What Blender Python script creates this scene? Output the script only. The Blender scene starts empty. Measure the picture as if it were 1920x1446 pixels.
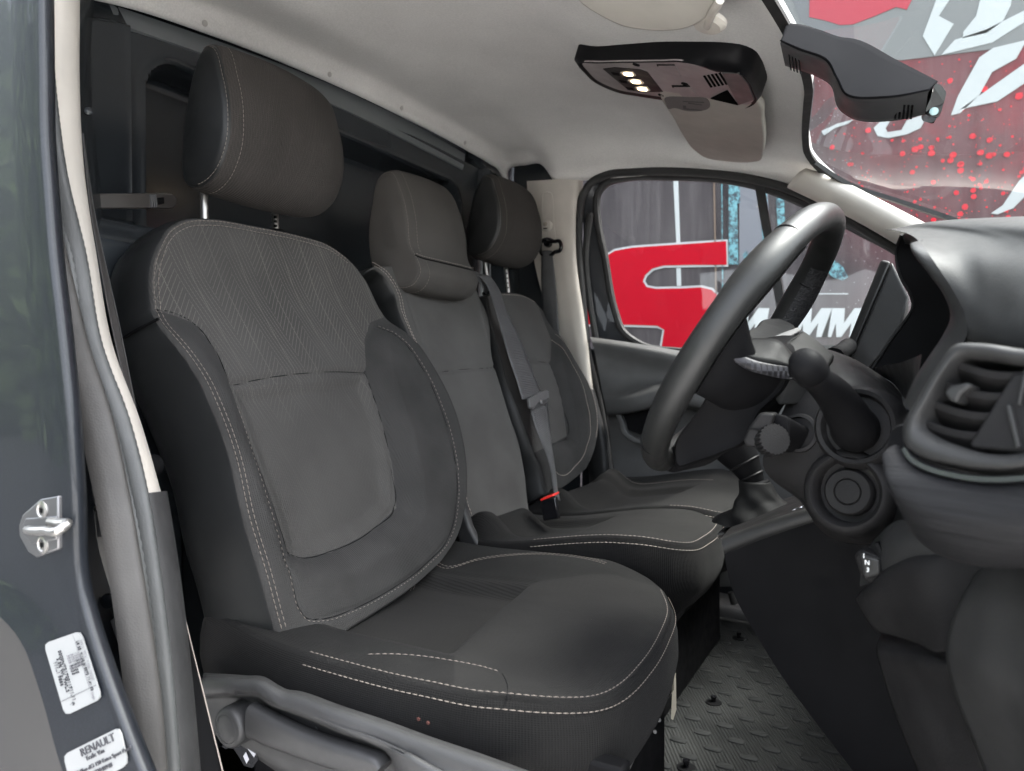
import bpy, bmesh, math, random
import numpy as np
from mathutils import Vector, Matrix
random.seed(7); np.random.seed(7)
sc = bpy.context.scene
R = math.radians
# ---------------------------------------------------------------- camera (x = van forward, y = away from the open door, z = up, floor at 0)
CZ, TH, PI_, F = 0.72, R(29.0), math.atan(23/1333), 1333.0
cam = bpy.data.cameras.new('camera'); cam.lens = 25.0; cam.sensor_width = 36; cam.clip_start = 0.02; cam.clip_end = 500
cam.dof.use_dof = True; cam.dof.focus_distance = 1.05; cam.dof.aperture_fstop = 7.0
co = bpy.data.objects.new('camera', cam); sc.collection.objects.link(co)
co.location = (0, 0, CZ); co.rotation_euler = (math.pi/2 - PI_, 0, TH); sc.camera = co
# ---------------------------------------------------------------- daylight
sc.view_settings.view_transform = 'Standard'; sc.view_settings.look = 'None'
sc.view_settings.exposure = 3.45; sc.view_settings.gamma = 1
w = bpy.data.worlds.new('World'); sc.world = w; w.use_nodes = True
nt = w.node_tree; bg = nt.nodes['Background']
sky = nt.nodes.new('ShaderNodeTexSky'); sky.sky_type = 'NISHITA'; sky.sun_disc = False
SUN_EL, SUN_AZ = R(64), R(60)      # azimuth measured from +Y clockwise (towards +X)
sky.sun_elevation = SUN_EL; sky.sun_rotation = SUN_AZ; sky.air_density = 1.0; sky.dust_density = 4.0; sky.ozone_density = 1.0
hs = nt.nodes.new('ShaderNodeHueSaturation'); hs.inputs['Saturation'].default_value = .35      # high thin cloud
nt.links.new(sky.outputs[0], hs.inputs['Color']); nt.links.new(hs.outputs[0], bg.inputs[0]); bg.inputs[1].default_value = 0.15
sun = bpy.data.lights.new('sun', 'SUN'); sun.energy = 1.2; sun.angle = R(24); sun.color = (1, .97, .93)
so = bpy.data.objects.new('sun', sun); sc.collection.objects.link(so)
sdir = Vector((math.sin(SUN_AZ)*math.cos(SUN_EL), math.cos(SUN_AZ)*math.cos(SUN_EL), math.sin(SUN_EL)))
so.rotation_euler = sdir.to_track_quat('Z', 'Y').to_euler(); so.location = (2, -4, 6)
# ---------------------------------------------------------------- helpers
_d = np.array([-math.sin(TH)*math.cos(PI_), math.cos(TH)*math.cos(PI_), -math.sin(PI_)])
_r = np.array([math.cos(TH), math.sin(TH), 0.0]); _u = np.cross(_r, _d); _C = np.array([0, 0, CZ])
def ray(x, y): return _d + _r*(x-960)/F + _u*(723-y)/F
def at(x, y, ax, v):
    k = ray(x, y); return _C + k*(v-_C[ax])/k[ax]
def aX(x, y, v): return at(x, y, 0, v)
def aY(x, y, v): return at(x, y, 1, v)
def aZ(x, y, v): return at(x, y, 2, v)
def aP(x, y, p, n):                                   # sight line meets the plane through p with normal n
    k = ray(x, y); n = np.array(n, float); return _C + k*(np.dot(np.array(p)-_C, n)/np.dot(k, n))
V3 = lambda *a: np.array(a, float)
def unit(v): v = np.array(v, float); return v/max(1e-9, np.linalg.norm(v))
def spl(pts, n, closed=False):
    P = np.array(pts, float)
    if closed: P = np.vstack([P, P[:1]])
    L = np.r_[0, np.cumsum(np.maximum(1e-6, np.linalg.norm(np.diff(P, axis=0), axis=1)))]
    m = len(P)
    T = np.zeros_like(P)
    if m > 2:
        h = np.diff(L)[:, None]; s = np.diff(P, axis=0)/h
        T[1:-1] = (s[:-1]*h[1:]+s[1:]*h[:-1])/(h[1:]+h[:-1])
        if closed: T[0] = T[-1] = (s[-1]*h[0]+s[0]*h[-1])/(h[0]+h[-1])
        else: T[0] = 1.5*s[0]-.5*T[1]; T[-1] = 1.5*s[-1]-.5*T[-2]
    else: T[:] = (P[1]-P[0])/(L[1]-L[0])
    t = np.linspace(0, L[-1], n+1)[:-1] if closed else np.linspace(0, L[-1], n)
    i = np.clip(np.searchsorted(L, t, side='right')-1, 0, m-2)
    H = (L[i+1]-L[i])[:, None]; x = ((t-L[i])[:, None])/H
    return (2*x**3-3*x**2+1)*P[i]+(x**3-2*x**2+x)*H*T[i]+(-2*x**3+3*x**2)*P[i+1]+(x**3-x**2)*H*T[i+1]
def patch(rows, nu, nv):
    A = np.array([spl(r, nu) for r in rows])
    if len(rows) == 1: return A
    return np.stack([spl(A[:, k], nv) for k in range(nu)], 1)
def coons(bot, right, top, left, nu, nv):             # all run left->right / bottom->top
    b, t, l, r = spl(bot, nu), spl(top, nu), spl(left, nv), spl(right, nv)
    x = np.linspace(0, 1, nu)[None, :, None]; y = np.linspace(0, 1, nv)[:, None, None]
    return ((1-y)*b[None]+y*t[None]+(1-x)*l[:, None]+x*r[:, None]
            - (1-x)*(1-y)*b[0]-x*(1-y)*b[-1]-(1-x)*y*t[0]-x*y*t[-1])
def dist_poly(P, poly, closed=False):                 # distance of points (...,2) to a polyline
    Q = np.array(poly, float)
    if closed: Q = np.vstack([Q, Q[:1]])
    best = np.full(P.shape[:-1], 9.0)
    for a, b in zip(Q[:-1], Q[1:]):
        ab = b-a; t = np.clip(((P-a)@ab)/max(1e-12, ab@ab), 0, 1)
        best = np.minimum(best, np.linalg.norm(P-(a+t[..., None]*ab), axis=-1))
    return best
def inside(P, poly):
    x, y = P[..., 0], P[..., 1]; c = np.zeros(x.shape, bool); Q = np.array(poly, float); j = len(Q)-1
    for i in range(len(Q)):
        xi, yi, xj, yj = *Q[i], *Q[j]
        c ^= ((yi > y) != (yj > y)) & (x < (xj-xi)*(y-yi)/((yj-yi) if yj != yi else 1e-12)+xi); j = i
    return c
def sm(x): x = np.clip(x, 0, 1); return x*x*(3-2*x)
def thing(name, label, cat, loc=(0, 0, 0), group=None):
    o = bpy.data.objects.new(name, None); sc.collection.objects.link(o); o.location = loc; o.empty_display_size = .05
    o['label'] = label; o['category'] = cat
    if group: o['group'] = group
    return o
def tag(o, label, cat, group=None):
    o['label'] = label; o['category'] = cat
    if group: o['group'] = group
    return o
class MB:
    def __init__(s): s.v = []; s.f = []; s.uv = []; s.n = 0
    def pts(s, A, uv=None):
        A = np.asarray(A, float).reshape(-1, 3); b = s.n; s.v.append(A); s.n += len(A)
        s.uv.append(np.zeros((len(A), 2)) if uv is None else np.asarray(uv, float).reshape(-1, 2)); return b
    def grid(s, A, cu=False, cv=False, uv=None):
        nv, nu = A.shape[:2]; b = s.pts(A, uv)
        for j in range(nv if cv else nv-1):
            for i in range(nu if cu else nu-1):
                i2, j2 = (i+1) % nu, (j+1) % nv
                s.f.append((b+j*nu+i, b+j*nu+i2, b+j2*nu+i2, b+j2*nu+i))
        return b
    def loft(s, rings, cap0=True, cap1=True):
        A = np.array(rings, float); nv, nu = A.shape[:2]; b = s.grid(A, cu=True)
        if cap0: s.f.append(tuple(b+i for i in range(nu))[::-1])
        if cap1: s.f.append(tuple(b+(nv-1)*nu+i for i in range(nu)))
        return s
    def tube(s, path, r, n=10, closed=False, caps=True, flat=None):
        P = np.array(path, float); m = len(P); rr = np.broadcast_to(np.array(r, float), (m,))
        T = np.roll(P, -1, 0)-np.roll(P, 1, 0) if closed else np.gradient(P, axis=0)
        T /= np.maximum(1e-9, np.linalg.norm(T, axis=1))[:, None]
        a = V3(0, 0, 1) if abs(T[0][2]) < .9 else V3(1, 0, 0)
        N = unit(np.cross(np.cross(T[0], a), T[0])); rings = []
        an = np.arange(n)*2*math.pi/n
        for k in range(m):
            N = unit(N-T[k]*(N@T[k])); B = np.cross(T[k], N)
            fl = 1 if flat is None else flat
            rings.append(P[k]+rr[k]*(np.cos(an)[:, None]*N+fl*np.sin(an)[:, None]*B))
        if closed: s.grid(np.array(rings), cu=True, cv=True)
        else: s.loft(rings, caps, caps)
        return s
    def sweep(s, path, sec, ups, closed=False, caps=True):   # sec: closed list of (side, up) ; ups: one vector or one per point
        P = np.array(path, float); m = len(P); sec = np.array(sec, float)
        T = np.roll(P, -1, 0)-np.roll(P, 1, 0) if closed else np.gradient(P, axis=0)
        U = np.broadcast_to(np.array(ups, float), (m, 3)); rings = []
        for k in range(m):
            t = unit(T[k]); sd = unit(np.cross(t, U[k])); up = np.cross(sd, t)
            rings.append(P[k]+sec[:, :1]*sd+sec[:, 1:]*up)
        if closed: s.grid(np.array(rings), cu=True, cv=True)
        else: s.loft(rings, caps, caps)
        return s
    def slab(s, out, off):
        A = np.array(out, float); return s.loft([A, A+np.array(off, float)])
    def box(s, c, h, ax=None):
        ax = np.eye(3) if ax is None else np.array([unit(a) for a in ax]); c = np.array(c, float)
        q = [(-1, -1), (1, -1), (1, 1), (-1, 1)]
        s.loft([[c+ax[0]*h[0]*a+ax[1]*h[1]*b+ax[2]*h[2]*k for a, b in q] for k in (-1, 1)]); return s
    def lathe(s, c, axis, prof, n=24, cap0=True, cap1=True, ref=None):
        ax = unit(axis); a = V3(0, 0, 1) if abs(ax[2]) < .9 else V3(1, 0, 0)
        if ref is not None: a = np.array(ref, float)
        e = unit(a-ax*(a@ax)); g = np.cross(ax, e); an = np.arange(n)*2*math.pi/n
        ring = np.cos(an)[:, None]*e+np.sin(an)[:, None]*g
        s.loft([np.array(c)+ax*h+ring*r for r, h in prof], cap0, cap1); return s
    def build(s, name, mat, parent=None, ang=35, bevel=0, seg=2, solid=0, soff=-1, sub=0, label=None, kind=None, flip=False, fix=True):
        me = bpy.data.meshes.new(name); v = np.vstack(s.v)
        me.from_pydata(v.tolist(), [], s.f)
        if any(u.any() for u in s.uv):
            U = np.vstack(s.uv); lay = me.uv_layers.new(name='uv'); li = np.zeros(len(me.loops), int); me.loops.foreach_get('vertex_index', li)
            lay.data.foreach_set('uv', U[li].ravel())
        if fix:
            bm = bmesh.new(); bm.from_mesh(me); bmesh.ops.recalc_face_normals(bm, faces=bm.faces[:])
            if flip: bmesh.ops.reverse_faces(bm, faces=bm.faces[:])
            bm.to_mesh(me); bm.free()
        me.materials.append(mat); me.shade_smooth()
        if ang < 180: me.set_sharp_from_angle(angle=R(ang))
        o = bpy.data.objects.new(name, me); sc.collection.objects.link(o)
        if solid: m = o.modifiers.new('s', 'SOLIDIFY'); m.thickness = solid; m.offset = soff
        if sub: m = o.modifiers.new('u', 'SUBSURF'); m.levels = m.render_levels = sub
        if bevel: m = o.modifiers.new('b', 'BEVEL'); m.width = bevel; m.segments = seg; m.limit_method = 'ANGLE'; m.angle_limit = R(40)
        if parent is not None:
            o.parent = parent
            if parent.type == 'EMPTY': o.matrix_parent_inverse = Matrix.Translation(parent.location).inverted()
        if label: o['label'] = label
        if kind or name.endswith('stitching'): o['kind'] = kind or 'stuff'
        return o
def dash_line(mb, P, N, dash=.0055, gap=.0028, r=.0009):   # a row of raised thread stitches along a 3-D polyline lying on a surface with normals N
    P = np.array(P, float); N = np.broadcast_to(np.array(N, float), P.shape)
    L = np.r_[0, np.cumsum(np.linalg.norm(np.diff(P, axis=0), axis=1))]; t = 0
    f = lambda q, A: np.array([np.interp(q, L, A[:, k]) for k in range(3)])
    while t+dash < L[-1]:
        a, b = f(t, P), f(t+dash, P); n = unit(f(t+dash/2, N)); T = unit(b-a); sd = np.cross(T, n)
        m = (a+b)/2
        rings = [[a+sd*r*.6, a-sd*r*.6, a-sd*r*.3+n*r*.4, a+sd*r*.3+n*r*.4], [m+sd*r, m-sd*r, m-sd*r*.6+n*r*1.3, m+sd*r*.6+n*r*1.3],
                 [b+sd*r*.6, b-sd*r*.6, b-sd*r*.3+n*r*.4, b+sd*r*.3+n*r*.4]]
        mb.loft(rings); t += dash+gap
    return mb
def text_part(txt, name, mat, parent, o, ex, ey, size, depth=.0004, shear=0, align='LEFT'):   # flat print: built-in font, mesh placed on axes ex, ey
    cu = bpy.data.curves.new(name, 'FONT'); cu.body = txt; cu.size = size; cu.extrude = depth; cu.shear = shear; cu.align_x = align; cu.resolution_u = 3
    t = bpy.data.objects.new('t', cu); sc.collection.objects.link(t); bpy.context.view_layer.update()
    me = bpy.data.meshes.new_from_object(t.evaluated_get(bpy.context.evaluated_depsgraph_get()))
    bpy.data.objects.remove(t); bpy.data.curves.remove(cu)
    ex, ey = unit(ex), unit(ey); ez = np.cross(ex, ey); me.materials.clear(); me.materials.append(mat)
    me.transform(Matrix(((ex[0], ey[0], ez[0], o[0]), (ex[1], ey[1], ez[1], o[1]), (ex[2], ey[2], ez[2], o[2]), (0, 0, 0, 1))))
    ob = bpy.data.objects.new(name, me); sc.collection.objects.link(ob); ob.parent = parent
    if parent is not None and parent.type == 'EMPTY': ob.matrix_parent_inverse = Matrix.Translation(parent.location).inverted()
    return ob
def P_(s): return [tuple(float(q) for q in t.split(",")) for t in s.split()]
# ---------------------------------------------------------------- procedural materials
class NT:
    def __init__(s, name):
        s.m = bpy.data.materials.new(name); s.m.use_nodes = True; s.t = s.m.node_tree; s.b = s.t.nodes['Principled BSDF']
    def n(s, typ, **k):
        x = s.t.nodes.new(typ)
        for a, v in k.items(): setattr(x, a, v)
        return x
    def l(s, a, b): s.t.links.new(a, b)
    def m_(s, op, a, b=None, c=None):
        x = s.n('ShaderNodeMath', operation=op)
        for i, q in enumerate((a, b, c)):
            if q is None: continue
            if isinstance(q, (int, float)): x.inputs[i].default_value = q
            else: s.l(q, x.inputs[i])
        return x.outputs[0]
    def co(s, kind='Object', scale=None):
        t = s.n('ShaderNodeTexCoord').outputs[kind]
        if scale is None: return t
        mp = s.n('ShaderNodeMapping'); mp.inputs['Scale'].default_value = scale if isinstance(scale, tuple) else (scale,)*3
        s.l(t, mp.inputs[0]); return mp.outputs[0]
    def noise(s, vec, scale, det=3, rough=.5):
        x = s.n('ShaderNodeTexNoise'); x.inputs['Scale'].default_value = scale; x.inputs['Detail'].default_value = det; x.inputs['Roughness'].default_value = rough
        s.l(vec, x.inputs['Vector']); return x.outputs['Fac']
    def mix(s, f, a, b):
        x = s.n('ShaderNodeMix', data_type='RGBA')
        for i, q in ((0, f), (6, a), (7, b)):
            if isinstance(q, (int, float)): x.inputs[i].default_value = q
            elif isinstance(q, tuple): x.inputs[i].default_value = (*q, 1)
            else: s.l(q, x.inputs[i])
        return x.outputs[2]
    def rng(s, v, a, b, c, d):
        x = s.n('ShaderNodeMapRange'); s.l(v, x.inputs[0])
        for i, q in enumerate((a, b, c, d)): x.inputs[i+1].default_value = q
        return x.outputs[0]
    def bump(s, h, dist, strength=1, nrm=None):
        x = s.n('ShaderNodeBump'); x.inputs['Distance'].default_value = dist; x.inputs['Strength'].default_value = strength
        s.l(h, x.inputs['Height'])
        if nrm is not None: s.l(nrm, x.inputs['Normal'])
        s.l(x.outputs[0], s.b.inputs['Normal']); return x.outputs[0]
    def set(s, col=None, rough=.5, metal=0, spec=.5, coat=0, coatr=.05, sheen=0, trans=0, ior=None):
        i = s.b.inputs
        if col is not None: i['Base Color'].default_value = (*col, 1)
        i['Roughness'].default_value = rough; i['Metallic'].default_value = metal; i['Specular IOR Level'].default_value = spec
        i['Coat Weight'].default_value = coat; i['Coat Roughness'].default_value = coatr; i['Sheen Weight'].default_value = sheen; i['Transmission Weight'].default_value = trans
        if ior: i['IOR'].default_value = ior
        return s
def plastic(name, col, rough=.5, grain=.00015, gs=900, spec=.4, var=.15, dust_veil=0.0, ior=None):   # moulded plastic: fine pebble grain, slight wear
    t = NT(name).set(col, rough, spec=spec, ior=ior); c = t.co()
    n1 = t.noise(c, 14, 4)
    a = tuple(x*(1-var) for x in col); b = tuple(min(1, x*(1+var)+dust_veil) for x in col)
    t.l(t.mix(t.rng(n1, .3, .7, 0, 1), a, b), t.b.inputs['Base Color'])
    t.l(t.rng(t.noise(c, 40, 3), .3, .7, max(.05, rough-.07), min(1, rough+.07)), t.b.inputs['Roughness'])
    if grain:
        v = t.n('ShaderNodeTexVoronoi'); v.inputs['Scale'].default_value = gs; t.l(c, v.inputs['Vector']); t.bump(v.outputs['Distance'], grain, .6)
    return t.m
def flat(name, col, rough=.5, metal=0, spec=.5, coat=0): return NT(name).set(col, rough, metal, spec, coat).m
def felt(name, col, var=.12, sc1=260, bump=.0006):
    t = NT(name).set(col, .95, spec=.1, sheen=.25); c = t.co(); n = t.noise(c, sc1, 4, .7); n2 = t.noise(c, 6, 3)
    k = t.m_('ADD', t.m_('MULTIPLY', n, .65), t.m_('MULTIPLY', n2, .35))
    t.l(t.mix(t.rng(k, .35, .65, 0, 1), tuple(x*(1-var) for x in col), tuple(min(1, x*(1+var)) for x in col)), t.b.inputs['Base Color'])
    t.bump(n, bump, .5); return t.m
def seat_cloth(name, col, chevron=0.0, rib=.0034, light=(.12, .11, .10), lim=None, outer=None):   # woven cloth; UV = metres on the cover
    t = NT(name).set(col, .9, spec=.15, sheen=.02, ior=1.2); t.b.inputs['Sheen Roughness'].default_value = .5
    uv = t.co('UV'); sx = t.n('ShaderNodeSeparateXYZ'); t.l(uv, sx.inputs[0]); u, v = sx.outputs[0], sx.outputs[1]
    c = t.co(); n1 = t.noise(c, 9, 3); n2 = t.noise(c, 700, 2)
    ribs = t.m_('SINE', t.m_('MULTIPLY', u, 2*math.pi/rib)); wev = t.m_('SINE', t.m_('MULTIPLY', v, 2*math.pi/(rib*.7)))
    h = t.m_('ADD', t.m_('MULTIPLY', ribs, .5), t.m_('ADD', t.m_('MULTIPLY', wev, .3), t.m_('MULTIPLY', n2, .8)))
    base = t.mix(t.rng(t.m_('ADD', t.m_('MULTIPLY', n1, .6), t.m_('MULTIPLY', h, .14)), .1, .6, 0, 1), tuple(x*.78 for x in col), tuple(x*1.25 for x in col))
    if chevron:
        s = t.m_('ADD', u, t.m_('MULTIPLY', v, .22))                       # leaning columns, stitch lines slope one way in one and the other way in the next
        ci = t.m_('MULTIPLY', s, 1/.05); par = t.m_('MULTIPLY_ADD', t.m_('GREATER_THAN', t.m_('FRACT', t.m_('MULTIPLY', ci, .5)), .5), 2, -1)
        slope = t.m_('MULTIPLY_ADD', par, 2.15, -.55)
        q = t.m_('DIVIDE', t.m_('SUBTRACT', v, t.m_('MULTIPLY', u, slope)), t.m_('SQRT', t.m_('MULTIPLY_ADD', slope, slope, 1)))
        fr = t.m_('ABSOLUTE', t.m_('SUBTRACT', t.m_('FRACT', t.m_('MULTIPLY', q, 1/.0068)), .5))
        line = t.m_('LESS_THAN', fr, .085)
        dash = t.m_('GREATER_THAN', t.m_('FRACT', t.m_('MULTIPLY', t.m_('ADD', v, u), 1/.0031)), .3)
        edge = t.m_('LESS_THAN', t.m_('ABSOLUTE', t.m_('SUBTRACT', t.m_('FRACT', ci), .5)), .018)
        ln = t.m_('MULTIPLY', t.m_('MAXIMUM', line, edge), dash)
        fade = t.m_('MULTIPLY', t.rng(v, lim[0], lim[1], .12, 1) if lim else 1.0, t.rng(t.noise(c, 7, 2), .35, .6, .45, 1))
        ln = t.m_('MULTIPLY', t.m_('MULTIPLY', ln, fade), chevron)
        base = t.mix(ln, base, light); h = t.m_('ADD', h, t.m_('MULTIPLY', ln, -1.2))
    lv = t.n('ShaderNodeTexVoronoi'); lv.inputs['Scale'].default_value = 45; lv.inputs['Randomness'].default_value = 1; t.l(c, lv.inputs['Vector'])
    lint = t.m_('MULTIPLY', t.m_('LESS_THAN', lv.outputs['Distance'], .022), t.m_('GREATER_THAN', t.noise(c, 9, 2), .56))
    if outer:                                             # darker plain cloth outside the centre panel; the panel outline is stored on the mesh
        at_ = t.n('ShaderNodeAttribute'); at_.attribute_name = 'panel_edge'; k = t.m_('GREATER_THAN', at_.outputs['Fac'], 0.0)
        base = t.mix(k, base, t.mix(t.rng(n1, .3, .7, 0, 1), tuple(x*.82 for x in outer), tuple(x*1.2 for x in outer)))
    base = t.mix(t.m_('MULTIPLY', lint, .6), base, (.16, .15, .14)); t.l(base, t.b.inputs['Base Color']); w1 = t.bump(t.m_('ADD', t.noise(c, 22, 3), t.m_('MULTIPLY', t.noise(c, 7, 2), 1.5)), .0035, .35); t.bump(h, .00045, .7, w1); return t.m
def car_paint(name, col, rough=.25, flake=.35, orange=.0):
    t = NT(name).set(col, .45, metal=.1, spec=.25, coat=.3, coatr=.03); c = t.co()
    v = t.n('ShaderNodeTexVoronoi'); v.inputs['Scale'].default_value = 1400; t.l(c, v.inputs['Vector'])
    t.l(t.mix(t.rng(v.outputs['Distance'], 0, .6, 1, 0), tuple(x*(1-flake) for x in col), tuple(x*(1+2*flake) for x in col)), t.b.inputs['Base Color'])
    n = t.noise(c, 35, 2); b = t.n('ShaderNodeBump'); b.inputs['Distance'].default_value = .0004; b.inputs['Strength'].default_value = .25
    t.l(n, b.inputs['Height']); t.l(b.outputs[0], t.b.inputs['Coat Normal']); return t.m
def glass(name, tint, dust_veil):                          # thin pane: clear, mirror-like at a slant, a pale film imitating the veil of reflected sky
    t = NT(name); o = t.t.nodes['Material Output']; tr = t.n('ShaderNodeBsdfTransparent'); tr.inputs[0].default_value = (*tint, 1)
    gl = t.n('ShaderNodeBsdfGlossy'); gl.inputs['Roughness'].default_value = .02
    lw_ = t.n('ShaderNodeLayerWeight'); lw_.inputs[0].default_value = .5
    m1 = t.n('ShaderNodeMixShader'); t.l(t.m_('MULTIPLY_ADD', t.m_('POWER', lw_.outputs['Facing'], 5), .5, .045), m1.inputs[0]); t.l(tr.outputs[0], m1.inputs[1]); t.l(gl.outputs[0], m1.inputs[2])
    df = t.n('ShaderNodeBsdfTranslucent'); df.inputs[0].default_value = (.8, .82, .82, 1)
    d2 = t.n('ShaderNodeBsdfDiffuse'); d2.inputs[0].default_value = (.75, .77, .77, 1)
    mm = t.n('ShaderNodeMixShader'); mm.inputs[0].default_value = .5; t.l(df.outputs[0], mm.inputs[1]); t.l(d2.outputs[0], mm.inputs[2])
    m2 = t.n('ShaderNodeMixShader'); t.l(m1.outputs[0], m2.inputs[1]); t.l(mm.outputs[0], m2.inputs[2])
    t.l(t.rng(t.noise(t.co(), 5, 4), .3, .7, dust_veil*.85, dust_veil*1.15), m2.inputs[0])
    t.l(m2.outputs[0], o.inputs[0]); return t.m
def emit(name, col, st):
    t = NT(name).set(col, .3); t.b.inputs['Emission Color'].default_value = (*col, 1); t.b.inputs['Emission Strength'].default_value = st; return t.m
M = {}
M['cloth'] = seat_cloth('seat_cloth', (.060, .057, .0535))
M['cloth_pattern'] = seat_cloth('seat_cloth_pattern', (.03, .028, .026), chevron=.55)
M['cloth_bolster'] = seat_cloth('seat_cloth_bolster', (.021, .020, .019), rib=.0022)
M['vinyl'] = plastic('seat_side_vinyl', (.0105, .011, .0112), .45, .0001, 1100, .3)
M['thread'] = flat('stitch_thread', (.25, .215, .19), .85)
M['thread_dark'] = flat('stitch_thread_dark', (.135, .115, .10), .85)
M['hub_plastic'] = plastic('hub_plastic', (.010, .0102, .0102), .55, .0002, 900, .25, ior=1.3)
M['seat_plastic'] = plastic('seat_plastic', (.024, .024, .0245), .5, .0002, 800, .4)
M['dash'] = plastic('dash_plastic', (.0105, .0102, .0105), .52, .00022, 700, .25, ior=1.3)
M['dash_top'] = plastic('dash_top_plastic', (.026, .0265, .0265), .55, .0002, 900, .3, ior=1.3)
M['door_card'] = plastic('door_card_plastic', (.060, .060, .059), .55, .0002, 800, .35)
M['dash_soft'] = plastic('dash_soft', (.017, .017, .017), .5, .0002, 900, .3)
M['black_plastic'] = plastic('black_plastic', (.0055, .0055, .006), .6, .00012, 1000, .12, ior=1.25)
M['gloss_black'] = NT('gloss_black').set((.006, .006, .007), .12, spec=.5).m
M['grey_plastic'] = plastic('grey_plastic', (.10, .10, .10), .45, .0001, 900, .4)
M['trim'] = plastic('beige_trim', (.43, .40, .36), .55, .0001, 900, .25, .06)
M['visor'] = plastic('visor_vinyl', (.42, .40, .36), .6, .00012, 800, .3, .06)
M['headliner'] = felt('headliner_felt', (.60, .588, .568))
M['bulkhead'] = flat('bulkhead_paint', (.020, .0235, .027), .22)
M['paint'] = car_paint('dark_grey_paint', (.010, .012, .0155))
M['rubber'] = plastic('rubber', (.020, .020, .020), .6, .0002, 600, .35)
M['seal_grey'] = plastic('grey_seal', (.032, .0305, .029), .6, .0002, 500, .35)
M['seal_dark'] = plastic('dark_seal', (.045, .047, .047), .5, .0002, 500, .4)
M['steel'] = flat('steel', (.34, .33, .315), .34, .9)
M['chrome'] = flat('chrome', (.75, .75, .76), .12, 1)
M['satin'] = flat('satin_metal', (.16, .16, .165), .45, .9)
M['leather'] = plastic('wheel_leather', (.012, .0122, .012), .40, .0002, 1200, .32)
M['glass'] = glass('side_glass', (.90, .92, .91), .004)
M['webbing'] = None
# ---------------------------------------------------------------- ground, floor, van shell
def st(o): o['kind'] = 'structure'; return o
def ground_mat():
    t = NT('pale_concrete').set((.06, .06, .06), .9); c = t.co(); n = t.noise(c, 60, 5); n2 = t.noise(c, .6, 3)
    t.l(t.mix(t.m_('ADD', t.m_('MULTIPLY', n, .6), t.m_('MULTIPLY', n2, .4)), (.36, .35, .335), (.50, .49, .47)), t.b.inputs['Base Color']); t.bump(n, .01, .5); return t.m  # concrete tone, made pale to bounce light up to the headliner
gx = np.linspace(-60, 60, 25); gy = np.linspace(-60, 60, 25)
G = np.stack(np.meshgrid(gx, gy), -1); G = np.concatenate([G, np.full(G.shape[:2]+(1,), -.48)], -1)
mb = MB(); mb.grid(G); g = st(mb.build('ground', ground_mat(), fix=False))
lw = np.array([[(x, y, -.476) for x in np.linspace(-40, -1.6, 12)] for y in np.linspace(-40, 1.0, 12)])
def lawnm():
    t = NT('road_asphalt').set((.03, .03, .032), .9); n = t.noise(t.co(), 18, 6, .7); t.l(t.mix(t.rng(n, .3, .7, 0, 1), (.022, .023, .026), (.04, .041, .045)), t.b.inputs['Base Color']); t.bump(n, .05, .8); return t.m
mb = MB(); mb.grid(lw); st(mb.build('road', lawnm(), fix=False))
fl = np.array([[(x, y, 0) for x in np.linspace(-1.24, 1.0, 8)] for y in np.linspace(.40, 2.16, 8)])
mb = MB(); mb.grid(fl); st(mb.build('floor', M['black_plastic'], solid=.05, fix=False))

def strip(A, B, h, n=60, k=9, mat=None, name='strip', parent=None, pw=1.0, solid=.003, ribs=None):     # rounded band between two edge lines, bulging towards the open door
    a, b = spl(A, n), spl(B, n); T = np.gradient((a+b)/2, axis=0); W = b-a; N = np.cross(T, W); N /= np.linalg.norm(N, axis=1)[:, None]
    toc = _C-(a+b)/2; N *= np.sign(np.sum(N*toc, 1))[:, None]; t = np.linspace(0, 1, k)
    G = np.stack([a+W*x+N*h*math.sin(math.pi*x)**pw for x in t], 0)
    if ribs: G[1:-1] += (N*np.where(np.arange(n) % 2, ribs, -ribs)[:, None])[None]*np.sin(math.pi*t[1:-1])[:, None, None]
    G = np.concatenate([(a-N*.012)[None], G, (b-N*.012)[None]])
    mb = MB(); mb.grid(G); return mb.build(name, mat, parent or van, ang=60, fix=False)
van = thing('van_body', 'dark grey van cab shell with pale headliner, black bulkhead and painted door pillar', 'van', (-1.0, 1.28, 0))
# ---- bulkhead
bm_Y = np.r_[np.linspace(.58, .90, 60), np.linspace(.90, 1.74, 60)[1:], np.linspace(1.74, 2.24, 90)[1:]]
bm_Z = np.r_[np.linspace(-.06, .90, 34), np.linspace(.90, 1.20, 40)[1:], np.linspace(1.20, 1.46, 80)[1:]]
YY, ZZ = np.meshgrid(bm_Y, bm_Z)
def rr(y, z, y0, y1, z0, z1, r):                       # signed distance to a rounded rectangle
    qx = np.abs(y-(y0+y1)/2)-(y1-y0)/2+r; qz = np.abs(z-(z0+z1)/2)-(z1-z0)/2+r
    return np.hypot(np.maximum(qx, 0), np.maximum(qz, 0))+np.minimum(np.maximum(qx, qz), 0)-r
roofz = lambda y: np.interp(y, [.50, .60, .736, 1.0, 1.314, 1.7, 1.953, 2.08, 2.13, 2.2], [1.27, 1.315, 1.356, 1.393, 1.412, 1.418, 1.412, 1.40, 1.36, 1.30])
sd = rr(YY, ZZ, .805, 1.835, .72, 1.295, .07)
XX = -1.2-.085*sm((-sd)/.014)
XX += .006*np.exp(-((sd-.004)/.006)**2)
XX -= .035*sm((ZZ-(roofz(YY)-.040))/.006)*np.clip((ZZ-roofz(YY)+.05)/.05, 0, 1)      # top flange leans back
XX += .05*sm((.775-YY)/.012)*.4+.03*sm((YY-1.955)/.012)
XX += .10*sm((.985-ZZ)/.03)*sm((.78-YY)/.03)+.05*sm((.96-ZZ)/.05)
for yy in (.768, 1.952): XX += .006*np.exp(-((YY-yy)/.005)**2)
XX += .004*np.exp(-(((YY-1.3)/.5)**2))*np.sin(ZZ*14)*(sd < -.02)
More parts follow.
